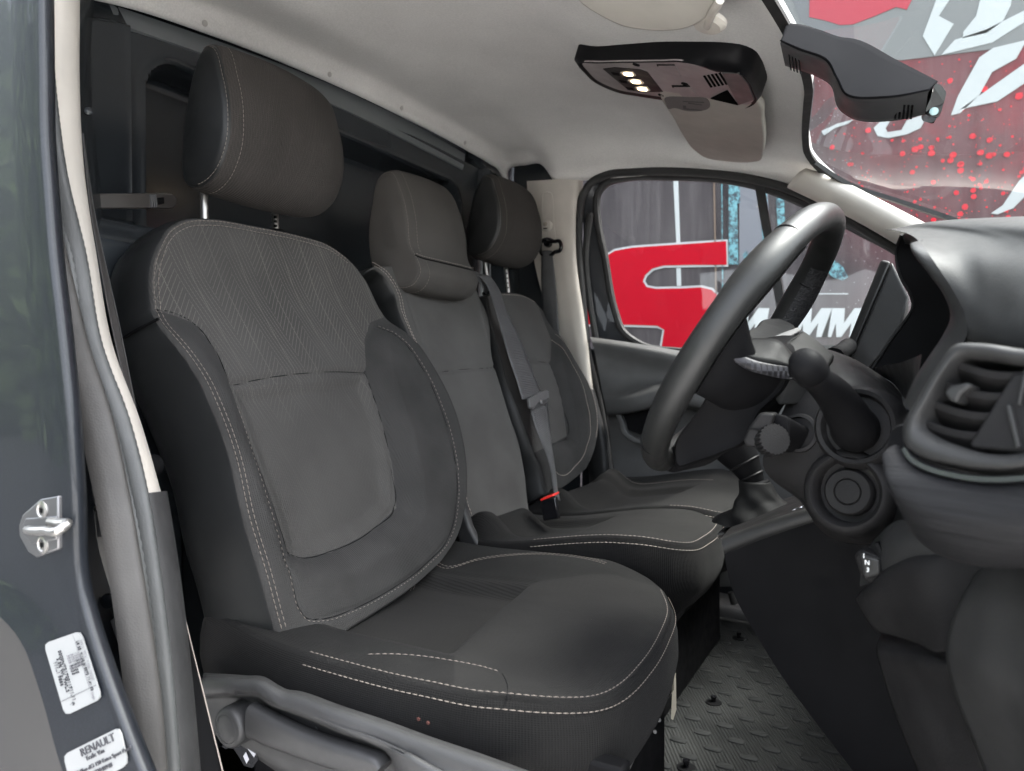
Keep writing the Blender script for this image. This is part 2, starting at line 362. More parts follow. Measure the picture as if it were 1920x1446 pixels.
mb = MB(); mb.grid(np.stack([XX, YY, ZZ], -1)); mb.build('bulkhead', M['bulkhead'], van, ang=50, fix=False)
# corner panel between bulkhead and door pillar
rows = [[(-1.19, .715, z), (-1.10, .655, z), (-1.03, .590, z), (-.98, .545, z), (-.94, .508, z)] for z in (-.1, .5, .80, .95, 1.05, 1.20, 1.30, 1.42)]
G = patch(rows, 16, 30); G[..., 0] += .02*np.sin(G[..., 2]*9)
mb = MB(); mb.grid(G); mb.build('corner_panel', M['bulkhead'], van, fix=False)
MB().lathe(aX(165, 210, -1.06), (1, -.4, 0), [(.006, 0), (.006, .004), (.003, .006)], 12).build('panel_stud', M['bulkhead'], van)
rows = [[(-1.19, 2.16, z), (-1.12, 2.17, z), (-1.0, 2.15, z), (-.93, 2.14, z)] for z in (-.3, .3, .6, 1.0, 1.25, 1.50)]
mb = MB(); mb.grid(patch(rows, 12, 16)); mb.build('corner_panel', M['bulkhead'], van, fix=False)
# ---- headliner
hy = [.47, .52, .62, .75, .95, 1.25, 1.6, 1.85, 2.0, 2.07, 2.105, 2.115]
def hrow(x, zc, ze, lipy=2.115, flat=.6):              # across the van at station x: centre height zc, far door-edge height ze
    zs = []
    for y in hy:
        k = min(1, max(0, (y-1.80)/(lipy-1.80))); kn = min(1, max(0, (.85-y)/.38))
        zs.append(zc-.012*((y-1.3)/.6)**2-(zc-.012*((lipy-1.3)/.6)**2-ze)*(1-math.sqrt(max(0, 1-k**3.0)))-.14*(1-math.sqrt(max(0, 1-kn**2.6))))
    return [(x, min(y, lipy), z) for y, z in zip(hy, zs)]
rl = lambda dx, dz: [(-1.205+dx+(.0 if y < 2.0 else .0), y, float(roofz(y))+dz) for y in hy]
rows = [rl(.0, .004), rl(.010, -.004), rl(.016, .0), rl(.018, .032), rl(.026, .042), rl(.05, .046), rl(.085, .044), rl(.13, .044)]
e = lambda x: float(np.interp(x, [-1.1, -.865, -.6, -.45, -.3, -.2, -.15], [1.345, 1.337, 1.318, 1.29, 1.252, 1.222, 1.20]))
for x, zc in ((-1.0, 1.462), (-.92, 1.466), (-.8, 1.458), (-.68, 1.437), (-.62, 1.42), (-.58, 1.40), (-.50, 1.372), (-.42, 1.345), (-.34, 1.315), (-.27, 1.290), (-.22, 1.272), (-.19, 1.254), (-.172, 1.238), (-.168, 1.234)):
    rows.append(hrow(x, zc, min(e(x), zc-.01)))
HR = patch(rows, 120, 110)
# the front edge follows the curved windscreen header
hcY = [.45, .56, .66, .84, 1.04, 1.21, 1.36, 1.52, 1.72, 1.90, 1.985, 2.06, 2.12]; hcX = [-.15, -.215, -.221, -.209, -.181, -.163, -.16, -.181, -.209, -.221, -.200, -.165, -.15]; hcZ = [1.19, 1.235, 1.256, 1.258, 1.25, 1.243, 1.24, 1.25, 1.259, 1.256, 1.238, 1.215, 1.19]
zl = HR[-1, :, 2].copy()
for j in range(HR.shape[0]):
    for i in range(HR.shape[1]):
        x, y, z = HR[j, i]; f = min(1, max(0, (x+.45)/.282))
        HR[j, i, 0] += f*(float(np.interp(y, hcY, hcX))+.168)
        HR[j, i, 2] += f**2*(float(np.interp(y, hcY, hcZ))-zl[i])
ker = np.ones(5)/5
for c_ in (0, 2):
    for j in range(40, HR.shape[0]): HR[j, 2:-2, c_] = np.convolve(HR[j, :, c_], ker, 'valid')
mb = MB(); mb.grid(HR); hl = mb.build('headliner', M['headliner'], van, ang=180, fix=False, solid=.02, soff=1)
N_ = hl.data.polygons[len(hl.data.polygons)//2].normal
if N_.z > 0: hl.data.flip_normals()
for m in hl.modifiers: m.offset = -1
fm_ = NT('flange_sheen_grey').set((.12, .13, .135), .4).m  # lighter grey imitates the reflection along the bulkhead's top flange
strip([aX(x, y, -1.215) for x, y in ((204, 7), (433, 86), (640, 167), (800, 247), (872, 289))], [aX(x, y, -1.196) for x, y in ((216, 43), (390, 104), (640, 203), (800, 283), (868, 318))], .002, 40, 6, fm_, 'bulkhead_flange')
clipm = flat('felt_clip', (.40, .385, .36), .8)
for p in ((384, 44), (618, 140), (753, 203), (872, 268)):
    c = aX(*p, -1.178); MB().lathe(c, (1, 0, -.3), [(.006, 0), (.006, .001), (.003, .002)], 14).build('trim_clip', clipm, van)
# roof skin over everything
rf = np.array([[(x, y, float(np.interp(x, [-1.3, -.42, -.225], [1.53, 1.47, 1.315]))-.05*((y-1.28)/.8)**4) for x in np.linspace(-1.3, -.225, 14)] for y in np.linspace(.40, 2.18, 20)])
mb = MB(); mb.grid(rf); mb.build('roof', M['paint'], van, fix=False)
# ---- near door pillar: painted jamb, seal bands, trim, from left to right
ys_ = [-60, 0, 160, 320, 480, 640, 800, 930, 1100, 1250, 1500]
col = {'a': [12, 17, 27, 43, 80, 118, 167, 195, 224, 247, 270], 'b': [49, 52, 63, 77, 125, 151, 206, 237, 268, 287, 305], 'c': [60, 63, 75, 95, 133, 160, 216, 247, 273, 291, 308],
       'd': [97, 97, 103, 125, 157, 187, 243, 278, 304, 322, 345], 'e': [150, 150, 150, 157, 178, 205, 262, 300, 333, 350, 372]}
yo = {'a': .405, 'b': .43, 'c': .436, 'd': .455, 'e': .50}
ln = {k: [aY(x, y, yo[k]) for x, y in zip(v, ys_)] for k, v in col.items()}
strip(ln['a'], ln['b'], .016, 70, 12, M['seal_grey'], 'door_seal')
strip(ln['b'], ln['c'], .004, 160, 5, M['seal_dark'], 'seal_ridge', ribs=.0006)
strip(ln['c'], ln['d'], .010, 220, 9, M['seal_dark'], 'rubber_seal', ribs=.0004)
i7 = 8
up = lambda L, n: [p for p, y in zip(L, ys_) if y <= 930]; lo = lambda L: [p for p, y in zip(L, ys_) if y >= 930]
strip(up(ln['d'], 0), up(ln['e'], 0), .006, 70, 8, M['trim'], 'pillar_trim', pw=.7)
strip([aY(276, 925, .452)]+lo(ln['d'])[1:], [aY(306, 925, .503)]+lo(ln['e'])[1:], .010, 40, 8, M['seat_plastic'], 'pillar_lower_trim', pw=.6)
# painted jamb: outer face left of the flange, then the recessed channel beside the seal
fl_px = [(75, -60), (78, 250), (95, 480), (112, 620), (128, 780), (138, 940), (141, 1080), (160, 1160), (192, 1260), (222, 1340), (262, 1446), (285, 1500), (312, 1570)]
flg = [aY(x, y, .375) for x, y in fl_px]
chn = [aY(x, y, .43)+V3(-.03, 0, 0) for x, y in zip(np.interp([p[1] for p in fl_px], ys_, col['a']), [p[1] for p in fl_px])]
zk = np.linspace(flg[0][2], flg[-1][2], 130); FL = np.array(flg); fx = np.interp(-zk, -FL[:, 2], FL[:, 0])
fx = np.convolve(np.pad(fx, 4, mode='edge'), np.ones(9)/9, 'valid')
cut = [aY(x, y, .357) for x, y in ((-330, 900), (-160, 1040), (-60, 1110), (0, 1160), (28, 1192), (46, 1226), (63, 1275), (80, 1330), (97, 1395), (112, 1446), (124, 1500), (140, 1570))]
cxz = spl(cut, 80); lx = np.interp(-zk, -cxz[:, 2], cxz[:, 0], left=cxz[0, 0])
rows = []
for z, f, l in zip(zk, fx, lx):
    wv_ = lambda t: .375*(1-t)+.357*t
    r_ = [(l-.03, .46), (l-.012, .41), (l-.006, .372), (l-.001, .361), (l+.004, .3572)]+[(l+.006+(f-.010-l-.006)*t, .3575+.0145*t) for t in np.linspace(0, 1, 14)]+[(f-.004, .3735), (f+.001, .373), (f+.004, .3755), (f+.0035, .382), (f-.004, .390), (f-.05, .400), (f-.11, .435), (f-.155, .485)]
    rows.append([V3(x, y, z) for x, y in r_])
mb = MB(); mb.grid(np.array(rows)); mb.build('pillar_panel', M['paint'], van, ang=180, fix=False)
rows = [[V3(x, y, z) for z in (-.45, 0, .3, .55)] for x, y in ((-1.9, .46), (-1.4, .47), (-1.0, .49), (-.80, .52))]
mb = MB(); mb.grid(patch(rows, 10, 10)); mb.build('side_panel', flat('side_reflection_grey', (.04, .038, .037), .5), van, fix=False)  # grey lighter than the body paint stands in for reflected ground
for p, r_ in (((203, 1127), .0085),):
    MB().lathe(aY(*p, .452), (.5, -1, 0), [(r_, 0), (r_*.9, .002), (r_*.4, .0035)], 16).build('blanking_plug', M['paint'], van)
# door latch striker
st_ = thing('door_striker', 'brushed metal door striker with two star screws on the near painted pillar', 'latch', tuple(aY(80, 985, .372)))
yp = .368
pl = [aY(x, y, yp) for x, y in ((75, 936), (108, 930), (109, 1030), (68, 1046), (52, 1035), (36, 1005), (35, 985), (42, 965))]
MB().slab(pl, (0, .006, 0)).build('plate', M['satin'], st_, bevel=.0015)
ip = [aY(x, y, yp-.0015) for x, y in ((48, 972), (105, 968), (106, 1012), (60, 1020), (44, 1005), (42, 985))]
MB().slab(ip, (0, .002, 0)).build('boss', M['satin'], st_, bevel=.001)
lp = [aY(x, y, q) for x, y, q in ((52, 993, yp), (60, 995, yp-.010), (85, 995, yp-.014), (118, 990, yp-.016), (124, 985, yp-.013), (112, 981, yp-.008), (95, 978, yp))]
MB().tube(spl(lp, 30), .0042, 10).build('loop', M['steel'], st_)
for p in ((80, 957), (81, 1021)):
    c = aY(*p, yp); s_ = MB().lathe(c, (0, -1, 0), [(.0088, 0), (.0086, .0012), (.0062, .002), (.0052, .001)], 24).build('screw', M['steel'], st_)
    star = [c+V3(0, -.0014, 0)+V3(math.cos(a)*(.0036 if i % 2 else .0022), 0, math.sin(a)*(.0036 if i % 2 else .0022)) for i, a in enumerate(np.arange(12)*math.pi/6)]
    MB().slab(star, (0, -.0002, 0)).build('screw_socket', M['black_plastic'], s_)
s2 = thing('latch_bracket', 'grey steel latch bracket half hidden behind the rubber door seal', 'latch', tuple(aY(190, 960, .44)))
MB().slab([aY(x, y, .437) for x, y in ((171, 916), (196, 908), (206, 1002), (182, 1008), (178, 960))], (0, .005, 0)).build('plate', flat('dark_steel', (.16, .16, .165), .4, .6), s2, bevel=.001)
MB().tube(spl([aY(x, y, q) for x, y, q in ((182, 955, .437), (185, 952, .428), (196, 946, .426), (206, 948, .43), (200, 965, .432), (188, 968, .436))], 20), .0035, 8).build('loop', M['steel'], s2)
for p in ((196, 928), (201, 990)): MB().lathe(aY(*p, .4365), (0, -1, 0), [(.006, 0), (.005, .0015)], 14).build('screw', M['steel'], s2)

# ---- far side: door pillar trim
def ypatch(rows, Y, nu=20, nv=20): return patch([[aY(x, y, yy) for x, y, yy in r] for r in rows], nu, nv)
bt = thing('pillar_trim_far', 'pale beige pillar trim with a belt height slot beside the passenger window', 'pillar trim', tuple(aY(1050, 500, 2.09)))
G = ypatch([[(988, 340, 2.10), (1000, 480, 2.10), (1030, 600, 2.10), (1075, 729, 2.10)], [(1020, 338, 2.085), (1040, 480, 2.085), (1062, 600, 2.085), (1088, 730, 2.085)],
            [(1060, 336, 2.085), (1062, 480, 2.08), (1078, 600, 2.08), (1098, 731, 2.08)], [(1076, 337, 2.09), (1074, 480, 2.085), (1090, 600, 2.085), (1106, 732, 2.085)], [(1094, 338, 2.13), (1085, 480, 2.13), (1099, 600, 2.13), (1114, 733, 2.13)]], 0, 40, 24)
mb = MB(); mb.grid(G); mb.build('trim_panel', M['trim'], bt, fix=False)
G = ypatch([[(1070, 727, 2.11), (1095, 820, 2.11), (1105, 910, 2.11)], [(1090, 728, 2.088), (1110, 820, 2.088), (1118, 910, 2.088)], [(1108, 730, 2.083), (1128, 820, 2.083), (1136, 910, 2.083)], [(1118, 731, 2.12), (1140, 820, 2.12), (1150, 910, 2.12)]], 0, 16, 16)
mb = MB(); mb.grid(G); mb.build('lower_trim', M['seat_plastic'], bt, fix=False)
so_ = spl([aY(x, y, 2.0835) for x, y in ((1017, 372), (1018, 364), (1026, 361), (1034, 364), (1036, 372), (1038, 420), (1039, 460), (1020, 460), (1018, 420))], 50, True)
MB().tube(so_, .0022, 6, closed=True).build('slot_rim', M['trim'], bt)
MB().slab([p+(so_.mean(0)-p)*.12+V3(0, -.0006, 0) for p in so_], (0, .003, 0)).build('slot', M['trim'], bt)
c = aY(1026, 424, 2.072); kb = MB().lathe(c, (0, -1, 0), [(.010, -.012), (.017, -.006), (.019, .004), (.016, .010), (.008, .012)], 28).build('adjuster_knob', M['trim'], bt)
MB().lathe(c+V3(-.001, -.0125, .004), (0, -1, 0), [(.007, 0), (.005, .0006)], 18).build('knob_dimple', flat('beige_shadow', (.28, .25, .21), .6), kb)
MB().slab([c+V3(a, -.0118, b) for a, b in ((-.008, -.008), (.006, -.008), (.006, -.0115), (-.008, -.0115))], (0, -.001, 0)).build('knob_notch', M['black_plastic'], kb)

# ---- passenger door
pd = thing('passenger_door', "closed passenger door with charcoal armrest panel and painted window frame", 'van door', tuple(aY(1300, 750, 2.14)))
win = [(1121, 385), (1124, 363), (1139, 346), (1165, 339), (1254, 336), (1352, 341), (1418, 354), (1503, 386), (1602, 435), (1700, 492), (1760, 560), (1740, 640), (1690, 668), (1500, 676), (1290, 656), (1198, 640), (1169, 617), (1156, 582), (1136, 477), (1123, 410)]
W = spl([aY(x, y, 2.15) for x, y in win], 140, True); wc = W.mean(0)
def off(L, d): T = np.roll(L, -1, 0)-np.roll(L, 1, 0); T /= np.linalg.norm(T, axis=1)[:, None]; return L+np.stack([-T[:, 2], 0*T[:, 0], T[:, 0]], 1)*d
sg = 1 if np.linalg.norm(off(W, .02)-wc, axis=1).mean() > np.linalg.norm(W-wc, axis=1).mean() else -1
ring = lambda ds_: np.array([off(W, sg*d)+V3(0, y, 0) for d, y in ds_])
mb = MB(); mb.grid(ring([(-.003, .012), (-.004, .0), (.0, -.006), (.010, -.008), (.016, -.004), (.018, .004)]), cu=True); mb.build('window_rubber', M['rubber'], pd, fix=False)
out = [(1092, 400), (1092, 369), (1106, 342), (1133, 327), (1188, 320), (1290, 321), (1385, 330), (1484, 356), (1582, 408), (1677, 468), (1800, 545), (1850, 640), (1750, 700), (1500, 700), (1300, 675), (1180, 662), (1118, 640), (1107, 560), (1095, 460)]
Oo = spl([aY(x, y, 2.135) for x, y in out], 140, True)
Wi = off(W, sg*.014)
k0 = int(np.argmin(np.linalg.norm(Oo-Wi[0], axis=1))); Oo = np.roll(Oo, -k0, 0)
if np.linalg.norm(Oo[20]-Wi[20]) > np.linalg.norm(Oo[-20]-Wi[20]): Oo = np.roll(Oo[::-1], 1, 0)
mb = MB(); mb.grid(np.array([Wi+V3(0, .004, 0), Wi*.7+Oo*.3+V3(0, .004, 0), Wi*.35+Oo*.65+V3(0, .0, 0), Oo+V3(0, .004, 0)]), cu=True); mb.build('window_frame', M['paint'], pd, fix=False)
oo2 = np.roll(Oo, 0, 0); T_ = np.roll(Oo, -1, 0)-np.roll(Oo, 1, 0)
seal = [(1097, 640), (1088, 540), (1082, 470), (1084, 400), (1090, 362), (1104, 340), (1130, 326), (1188, 319), (1290, 319), (1385, 328), (1484, 354), (1582, 406), (1680, 466), (1790, 535)]
MB().tube(spl([aY(x+3, y+4, 2.112) for x, y in seal], 120), .0125, 12).build('door_seal', M['rubber'], pd)
MB().tube(spl([aY(x, y, 2.125) for x, y in ((1107, 400), (1098, 480), (1105, 560), (1118, 640), (1134, 750), (1146, 830), (1155, 915))], 60), .011, 10).build('jamb_seal', M['rubber'], pd)
MB().tube(spl([aY(x, y, 2.112) for x, y in ((1096, 630), (1110, 690), (1126, 760), (1138, 830), (1148, 915))], 50), .010, 10).build('door_seal', M['rubber'], pd)
mb = MB(); n_ = len(W); mb.grid(np.array([W+V3(0, .006, 0), wc+(W-wc)*.6+V3(0, .008, 0), wc+(W-wc)*.2+V3(0, .008, 0), wc+(W-wc)*.001+V3(0, .008, 0)]), cu=True)
mb.build('window_pane', M['glass'], pd, ang=180, fix=False)
dv = [aY(x, y, 2.146) for x, y in ((1424, 348), (1436, 420), (1448, 480), (1462, 560), (1478, 690))]
MB().sweep(spl(dv, 24), [(-.012, -.006), (.012, -.006), (.013, .0), (.012, .006), (-.012, .006), (-.013, 0)], (0, -1, 0)).build('quarter_divider', M['rubber'], pd)
# panel
dp = M['door_card']
G = ypatch([[(1106, 632, 2.10), (1200, 645, 2.10), (1300, 662, 2.10), (1500, 690, 2.10), (1700, 700, 2.10)], [(1110, 642, 2.075), (1200, 655, 2.07), (1300, 675, 2.07), (1500, 702, 2.07), (1700, 712, 2.07)],
            [(1116, 665, 2.075), (1200, 690, 2.085), (1300, 705, 2.085), (1500, 730, 2.08), (1700, 740, 2.08)], [(1124, 705, 2.075), (1200, 712, 2.083), (1300, 712, 2.085), (1500, 740, 2.08), (1700, 760, 2.08)],
            [(1130, 742, 2.07), (1180, 737, 2.05), (1243, 722, 2.04), (1400, 735, 2.04), (1700, 800, 2.05)], [(1133, 752, 2.055), (1190, 745, 2.025), (1250, 732, 2.02), (1400, 760, 2.02), (1700, 830, 2.04)],
            [(1138, 776, 2.06), (1190, 768, 2.03), (1250, 752, 2.022), (1400, 790, 2.02), (1700, 850, 2.04)], [(1140, 782, 2.10), (1190, 778, 2.10), (1250, 765, 2.09), (1400, 805, 2.08), (1700, 870, 2.08)],
            [(1146, 840, 2.105), (1200, 840, 2.11), (1300, 840, 2.11), (1400, 870, 2.10), (1700, 920, 2.10)], [(1155, 915, 2.10), (1200, 920, 2.10), (1300, 930, 2.10), (1400, 940, 2.10), (1700, 960, 2.10)], [(1165, 1100, 2.10), (1200, 1100, 2.10), (1300, 1100, 2.10), (1400, 1100, 2.10), (1700, 1100, 2.10)]], 0, 50, 90)
mb = MB(); mb.grid(G); mb.build('door_panel', dp, pd, ang=50, fix=False)
hp = [aY(x, y, 2.075) for x, y in ((1160, 776), (1168, 795), (1172, 810), (1180, 818), (1196, 826), (1215, 828))]
MB().sweep(spl(hp, 20), [(-.008, -.012), (.008, -.012), (.008, .012), (-.008, .012)], (0, -1, 0)).build('door_pull', dp, pd, bevel=.003)
MB().slab([aY(x, y, 2.085) for x, y in ((1168, 778), (1215, 768), (1230, 800), (1200, 815), (1178, 806))], (0, .02, 0)).build('pull_recess', M['black_plastic'], pd)
# outer skin of the door and sill
rows = [[V3(x, 2.20, z) for x in (-.95, -.5, .1, .9)] for z in (-.3, .2, .6, .80)]
mb = MB(); mb.grid(patch(rows, 8, 8)); mb.build('outer_skin', M['paint'], pd, fix=False)

# ---- windscreen and pillars
hd_l = [(-.13, .46, 1.20), (-.15, .75, 1.235), (-.148, 1.0, 1.243), (-.145, 1.27, 1.245), (-.158, 1.6, 1.24), (-.18, 1.85, 1.235), (-.20, 1.97, 1.228)]
bs_l = [(.60, .40, .82), (.64, .75, .82), (.66, 1.0, .82), (.66, 1.27, .82), (.64, 1.6, .82), (.58, 1.9, .82), (.50, 2.06, .82)]
a_ = spl([HR[-1][int(i)]+V3(.004, 0, .002) for i in np.linspace(2, len(HR[-1])-9, 14)], 40); b_ = spl(bs_l, 40)
G = np.stack([a_*(1-t)+b_*t+V3(.016, 0, .022)*math.sin(math.pi*t)**2 for t in np.linspace(0, 1, 30)])
mb = MB(); mb.grid(G); mb.build('windscreen', glass('windscreen_glass', (.80, .84, .83), .012), van, ang=180, fix=False)
# black painted border of the glass
rim = np.vstack([a_[::-1]])
MB().sweep(a_+V3(0, 0, -.004), [(-.006, -.004), (.009, -.004), (.009, .004), (-.006, .004)], (0, 0, 1)).build('windscreen_seal', M['rubber'], van)
edg = G[:, -1]
MB().sweep(spl([a_[-3]+V3(0, 0, -.004)]+list(edg[2::5]+V3(0, -.02, -.006)), 60), [(-.009, -.005), (.009, -.005), (.009, .005), (-.009, .005)], (.4, 0, 1)).build('windscreen_seal', M['rubber'], van)
ap_in = [aY(x, y, 1.985) for x, y in ((1510, 318), (1545, 328), (1640, 372), (1740, 424), (1860, 490), (2000, 565))]
ap_out = [aY(x, y, 2.11) for x, y in ((1487, 352), (1530, 374), (1600, 408), (1700, 466), (1800, 528), (1960, 620))]
ap_m = [(a*.5+b*.5)+V3(-.015, -.05, -.018) for a, b in zip(ap_in, ap_out)]
G = patch([ap_in, [a*.8+m*.2+V3(-.006, -.012, -.004) for a, m in zip(ap_in, ap_m)], ap_m, [a*.2+m*.8+V3(-.004, -.006, -.003) for a, m in zip(ap_m, ap_out)], ap_out], 50, 20)
mb = MB(); mb.grid(G); mb.build('windscreen_pillar_trim', M['trim'], van, ang=180, fix=False, solid=.004)
MB().tube(spl([(-.2, .47, 1.235), (.1, .44, 1.09), (.35, .42, .96), (.55, .40, .85)], 20), .035, 12).build('near_windscreen_pillar', M['trim'], van)
MB().tube(spl([(-1.2, .43, 1.27), (-.8, .43, 1.30), (-.4, .44, 1.285), (-.2, .47, 1.235)], 20), .03, 12).build('roof_rail', M['paint'], van)
# firewall and front shell (closes the footwell)
mb = MB(); mb.grid(np.array([[(x, .42, z) for z in (-.3, .2, .5, .80)] for x in (.55, .7, 1.0)])); mb.grid(np.array([[(1.0, y, z) for z in (-.3, .2, .5, .82)] for y in (.42, 1.2, 2.18)])); mb.build('front_shell', M['paint'], van, fix=False)
# ---------------------------------------------------------------- outside: hedge behind the open door, printed display wall beyond the passenger side
def leafm():
    t = NT('hedge_leaf').set((.06, .10, .03), .6); oi = t.noise(t.co(), 2.5, 2); t.l(t.mix(t.rng(oi, .3, .7, 0, 1), (.035, .07, .018), (.13, .20, .06)), t.b.inputs['Base Color']); return t.m
hm = MB(); rg = np.random.default_rng(3); nl = 22000
P = np.stack([rg.uniform(-30, -6, nl), -9+rg.normal(0, .8, nl), rg.uniform(-.48, 9.0, nl)], 1)
P[:, 2] *= .8+.25*np.sin(P[:, 0]*1.3)
A_ = rg.normal(size=(nl, 3)); A_ /= np.linalg.norm(A_, axis=1)[:, None]; B_ = np.cross(A_, rg.normal(size=(nl, 3))); B_ /= np.linalg.norm(B_, axis=1)[:, None]
q = np.stack([P-A_*.34, P+B_*.2, P+A_*.34, P-B_*.2], 1).reshape(-1, 3); hm.pts(q); hm.f = [(4*i, 4*i+1, 4*i+2, 4*i+3) for i in range(nl)]
hd_ = thing('hedge', 'tall green hedge beyond the road behind the van', 'hedge', (-18, -9, -.48))
hm.build('foliage', leafm(), hd_, fix=False)
YM = 3.35
def flat(name, col, rough=.5): return NT(name).set(col, .6, spec=.08).m
wall = thing('display_wall', 'dark printed display wall with red letter and white lettering beyond the van', 'banner', (0, YM, -.48))
def wallm():
    t = NT('printed_backdrop').set((.10, .095, .10), .6, spec=.08); c = t.co(); sx = t.n('ShaderNodeSeparateXYZ'); t.l(c, sx.inputs[0]); x, z = sx.outputs[0], sx.outputs[2]
    n = t.noise(t.co('Object', (1.2, 1, .35)), 3, 4); n2 = t.noise(t.co('Object', (9, 1, .6)), 4, 3)
    base = t.mix(t.rng(t.m_('ADD', t.m_('MULTIPLY', n, .5), t.m_('MULTIPLY', n2, .5)), .35, .65, 0, 1), (.026, .023, .025), (.062, .056, .058))
    red = t.m_('MULTIPLY', t.rng(x, -.4, .0, 0, 1), t.m_('MULTIPLY', t.rng(z, 1.15, 1.85, .1, 1), t.rng(t.noise(c, 2.2, 5, .7), .38, .62, .35, 1)))
    base = t.mix(t.m_('MULTIPLY', red, .9), base, (.20, .018, .026))
    v = t.n('ShaderNodeTexVoronoi'); v.inputs['Scale'].default_value = 55; t.l(c, v.inputs['Vector'])
    speck = t.m_('MULTIPLY', t.m_('LESS_THAN', v.outputs['Distance'], .10), t.m_('MULTIPLY', t.rng(x, -.45, -.40, 0, 1), t.rng(x, -.12, -.06, 1, 0)))
    base = t.mix(t.m_('MULTIPLY', speck, .8), base, (.35, .35, .37))
    t.l(base, t.b.inputs['Base Color']); return t.m
mb = MB(); mb.grid(np.array([[(x, YM, z) for x in np.linspace(-2.5, 4.5, 30)] for z in np.linspace(-.48, 3.4, 14)])); mb.build('printed_panel', wallm(), wall, fix=False, solid=.04)
wp = lambda s, d=0: [aY(*p, YM-.004-d) for p in P_(s)]
def flatp(name, s, mat, d=0, smooth=0, rel=.004):
    L = wp(s, d); L = spl(L, smooth, True) if smooth else np.array(L)
    return MB().slab(L, (0, rel, 0)).build(name, mat, wall, ang=30)
RED = flat('banner_red', (.27, .0, .008), .45); WHT = flat('banner_white', (.31, .33, .33), .5)
def smoothed(s, corners):                              # rounded outline: corner points repeated stay sharp
    return s
S_out = '1120,520 1130,488 1150,470 1185,461 1220,458 1290,454 1364,449 1365,498 1300,500 1240,501 1222,506 1211,520 1209,530 1218,536 1240,537 1310,535 1335,540 1352,556 1361,580 1366,640 1340,700 1280,760 1100,760 1050,690 1060,610 1234,615 1242,620 1236,660 1232,690 1180,690 1120,690'
S = wp('1100,600 1105,540 1118,500 1140,473 1175,461 1230,457 1300,453 1364,449 1365,500 1300,501 1245,502 1225,507 1213,518 1209,527 1214,535 1230,538 1280,537 1315,535 1336,540 1352,555 1360,575 1366,610 1366,660 1350,720 1290,770 1180,780 1060,770 1050,700 1055,612 1100,612 1180,614 1230,615 1242,619 1238,640 1232,668 1220,690 1180,700 1140,690 1110,650', .0)
def inset(L, d):
    L = np.array(L); T = np.roll(L, -1, 0)-np.roll(L, 1, 0); T /= np.linalg.norm(T, axis=1)[:, None]; N = np.stack([-T[:, 2], 0*T[:, 0], T[:, 0]], 1)
    area = np.sum(L[:, 0]*np.roll(L[:, 2], -1)-np.roll(L[:, 0], -1)*L[:, 2]); return L+N*d*(1 if area > 0 else -1)
S1 = [aY(*p, YM-.006) for p in P_('1090,620 1098,560 1110,512 1128,482 1152,467 1185,461 1240,457 1300,453 1364,449 1365,500 1300,501 1245,502 1225,507 1213,518 1209,527 1214,535 1230,538 1280,537 1315,535 1336,540 1352,555 1360,575 1366,610 1368,660 1368,780 1232,780 1234,668 1242,619 1232,615 1180,613 1090,612')]
import mathutils
def poly_mesh(name, L, mat, y0, depth=.005):          # possibly concave outline, tessellated front with a rim
    L = np.array(L); tri = mathutils.geometry.tessellate_polygon([[Vector(p) for p in L]]); mb = MB(); n = len(L)
    mb.pts(L+V3(0, y0, 0)); mb.pts(L+V3(0, y0+depth, 0)); mb.f = [tuple(t) for t in tri]+[(i, (i+1) % n, n+(i+1) % n, n+i) for i in range(n)]
    return mb.build(name, mat, wall, ang=30, fix=True)
poly_mesh('letter_outline', S1, WHT, 0); poly_mesh('letter', inset(S1, .010), RED, -.003)
# white MM lettering low on the wall
for dx in (-118, 0, 62):
    L = [aY(x+dx, y, YM-.006) for x, y in P_('1478,632 1498,578 1522,578 1520,606 1540,578 1560,578 1552,632 1530,632 1534,606 1515,632 1506,632 1505,606 1496,632')]
    poly_mesh('letter', L, WHT, 0)
MB().slab([aY(x, y, YM-.004) for x, y in ((1380, 652), (1640, 652), (1640, 668), (1380, 668))], (0, .003, 0)).build('white_rule', WHT, wall)
CY = flat('print_cyan', (.06, .17, .2), .5); GR = flat('print_grey', (.12, .125, .14), .5); TN = flat('print_tan', (.12, .09, .07), .5)
flatp('white_bar', '1262,330 1271,330 1275,455 1268,455', WHT); flatp('white_bar', '1268,503 1276,503 1277,536 1269,536', WHT)
flatp('grey_panel', '1386,330 1438,330 1446,495 1386,495', GR, .001)
def speckm():
    t = NT('print_cyan_mottle').set((.1, .3, .35), .6, spec=.08); n = t.noise(t.co(), 60, 5, .7); t.l(t.mix(t.rng(n, .42, .58, 0, 1), (.04, .05, .06), (.11, .25, .28)), t.b.inputs['Base Color']); return t.m
CM = speckm()
flatp('cyan_strip', '1366,330 1386,330 1388,380 1382,382 1384,496 1366,496', CM, .002); flatp('cyan_strip', '1420,345 1436,352 1446,455 1430,455', CM, .002); flatp('cyan_strip', '1455,370 1470,375 1472,430 1458,425', CM, .002)
flatp('cyan_splash', '1545,500 1565,488 1580,500 1590,520 1580,526 1560,520', CM, .002); flatp('cyan_splash', '1392,478 1400,470 1406,485 1400,496', CM, .002)
flatp('cyan_line', '1352,335 1354,335 1356,560 1354,560', CM, .002); flatp('tan_line', '1337,335 1340,335 1344,560 1341,560', TN, .002); flatp('white_line', '1520,550 1590,550 1590,552 1520,552', WHT, .002)
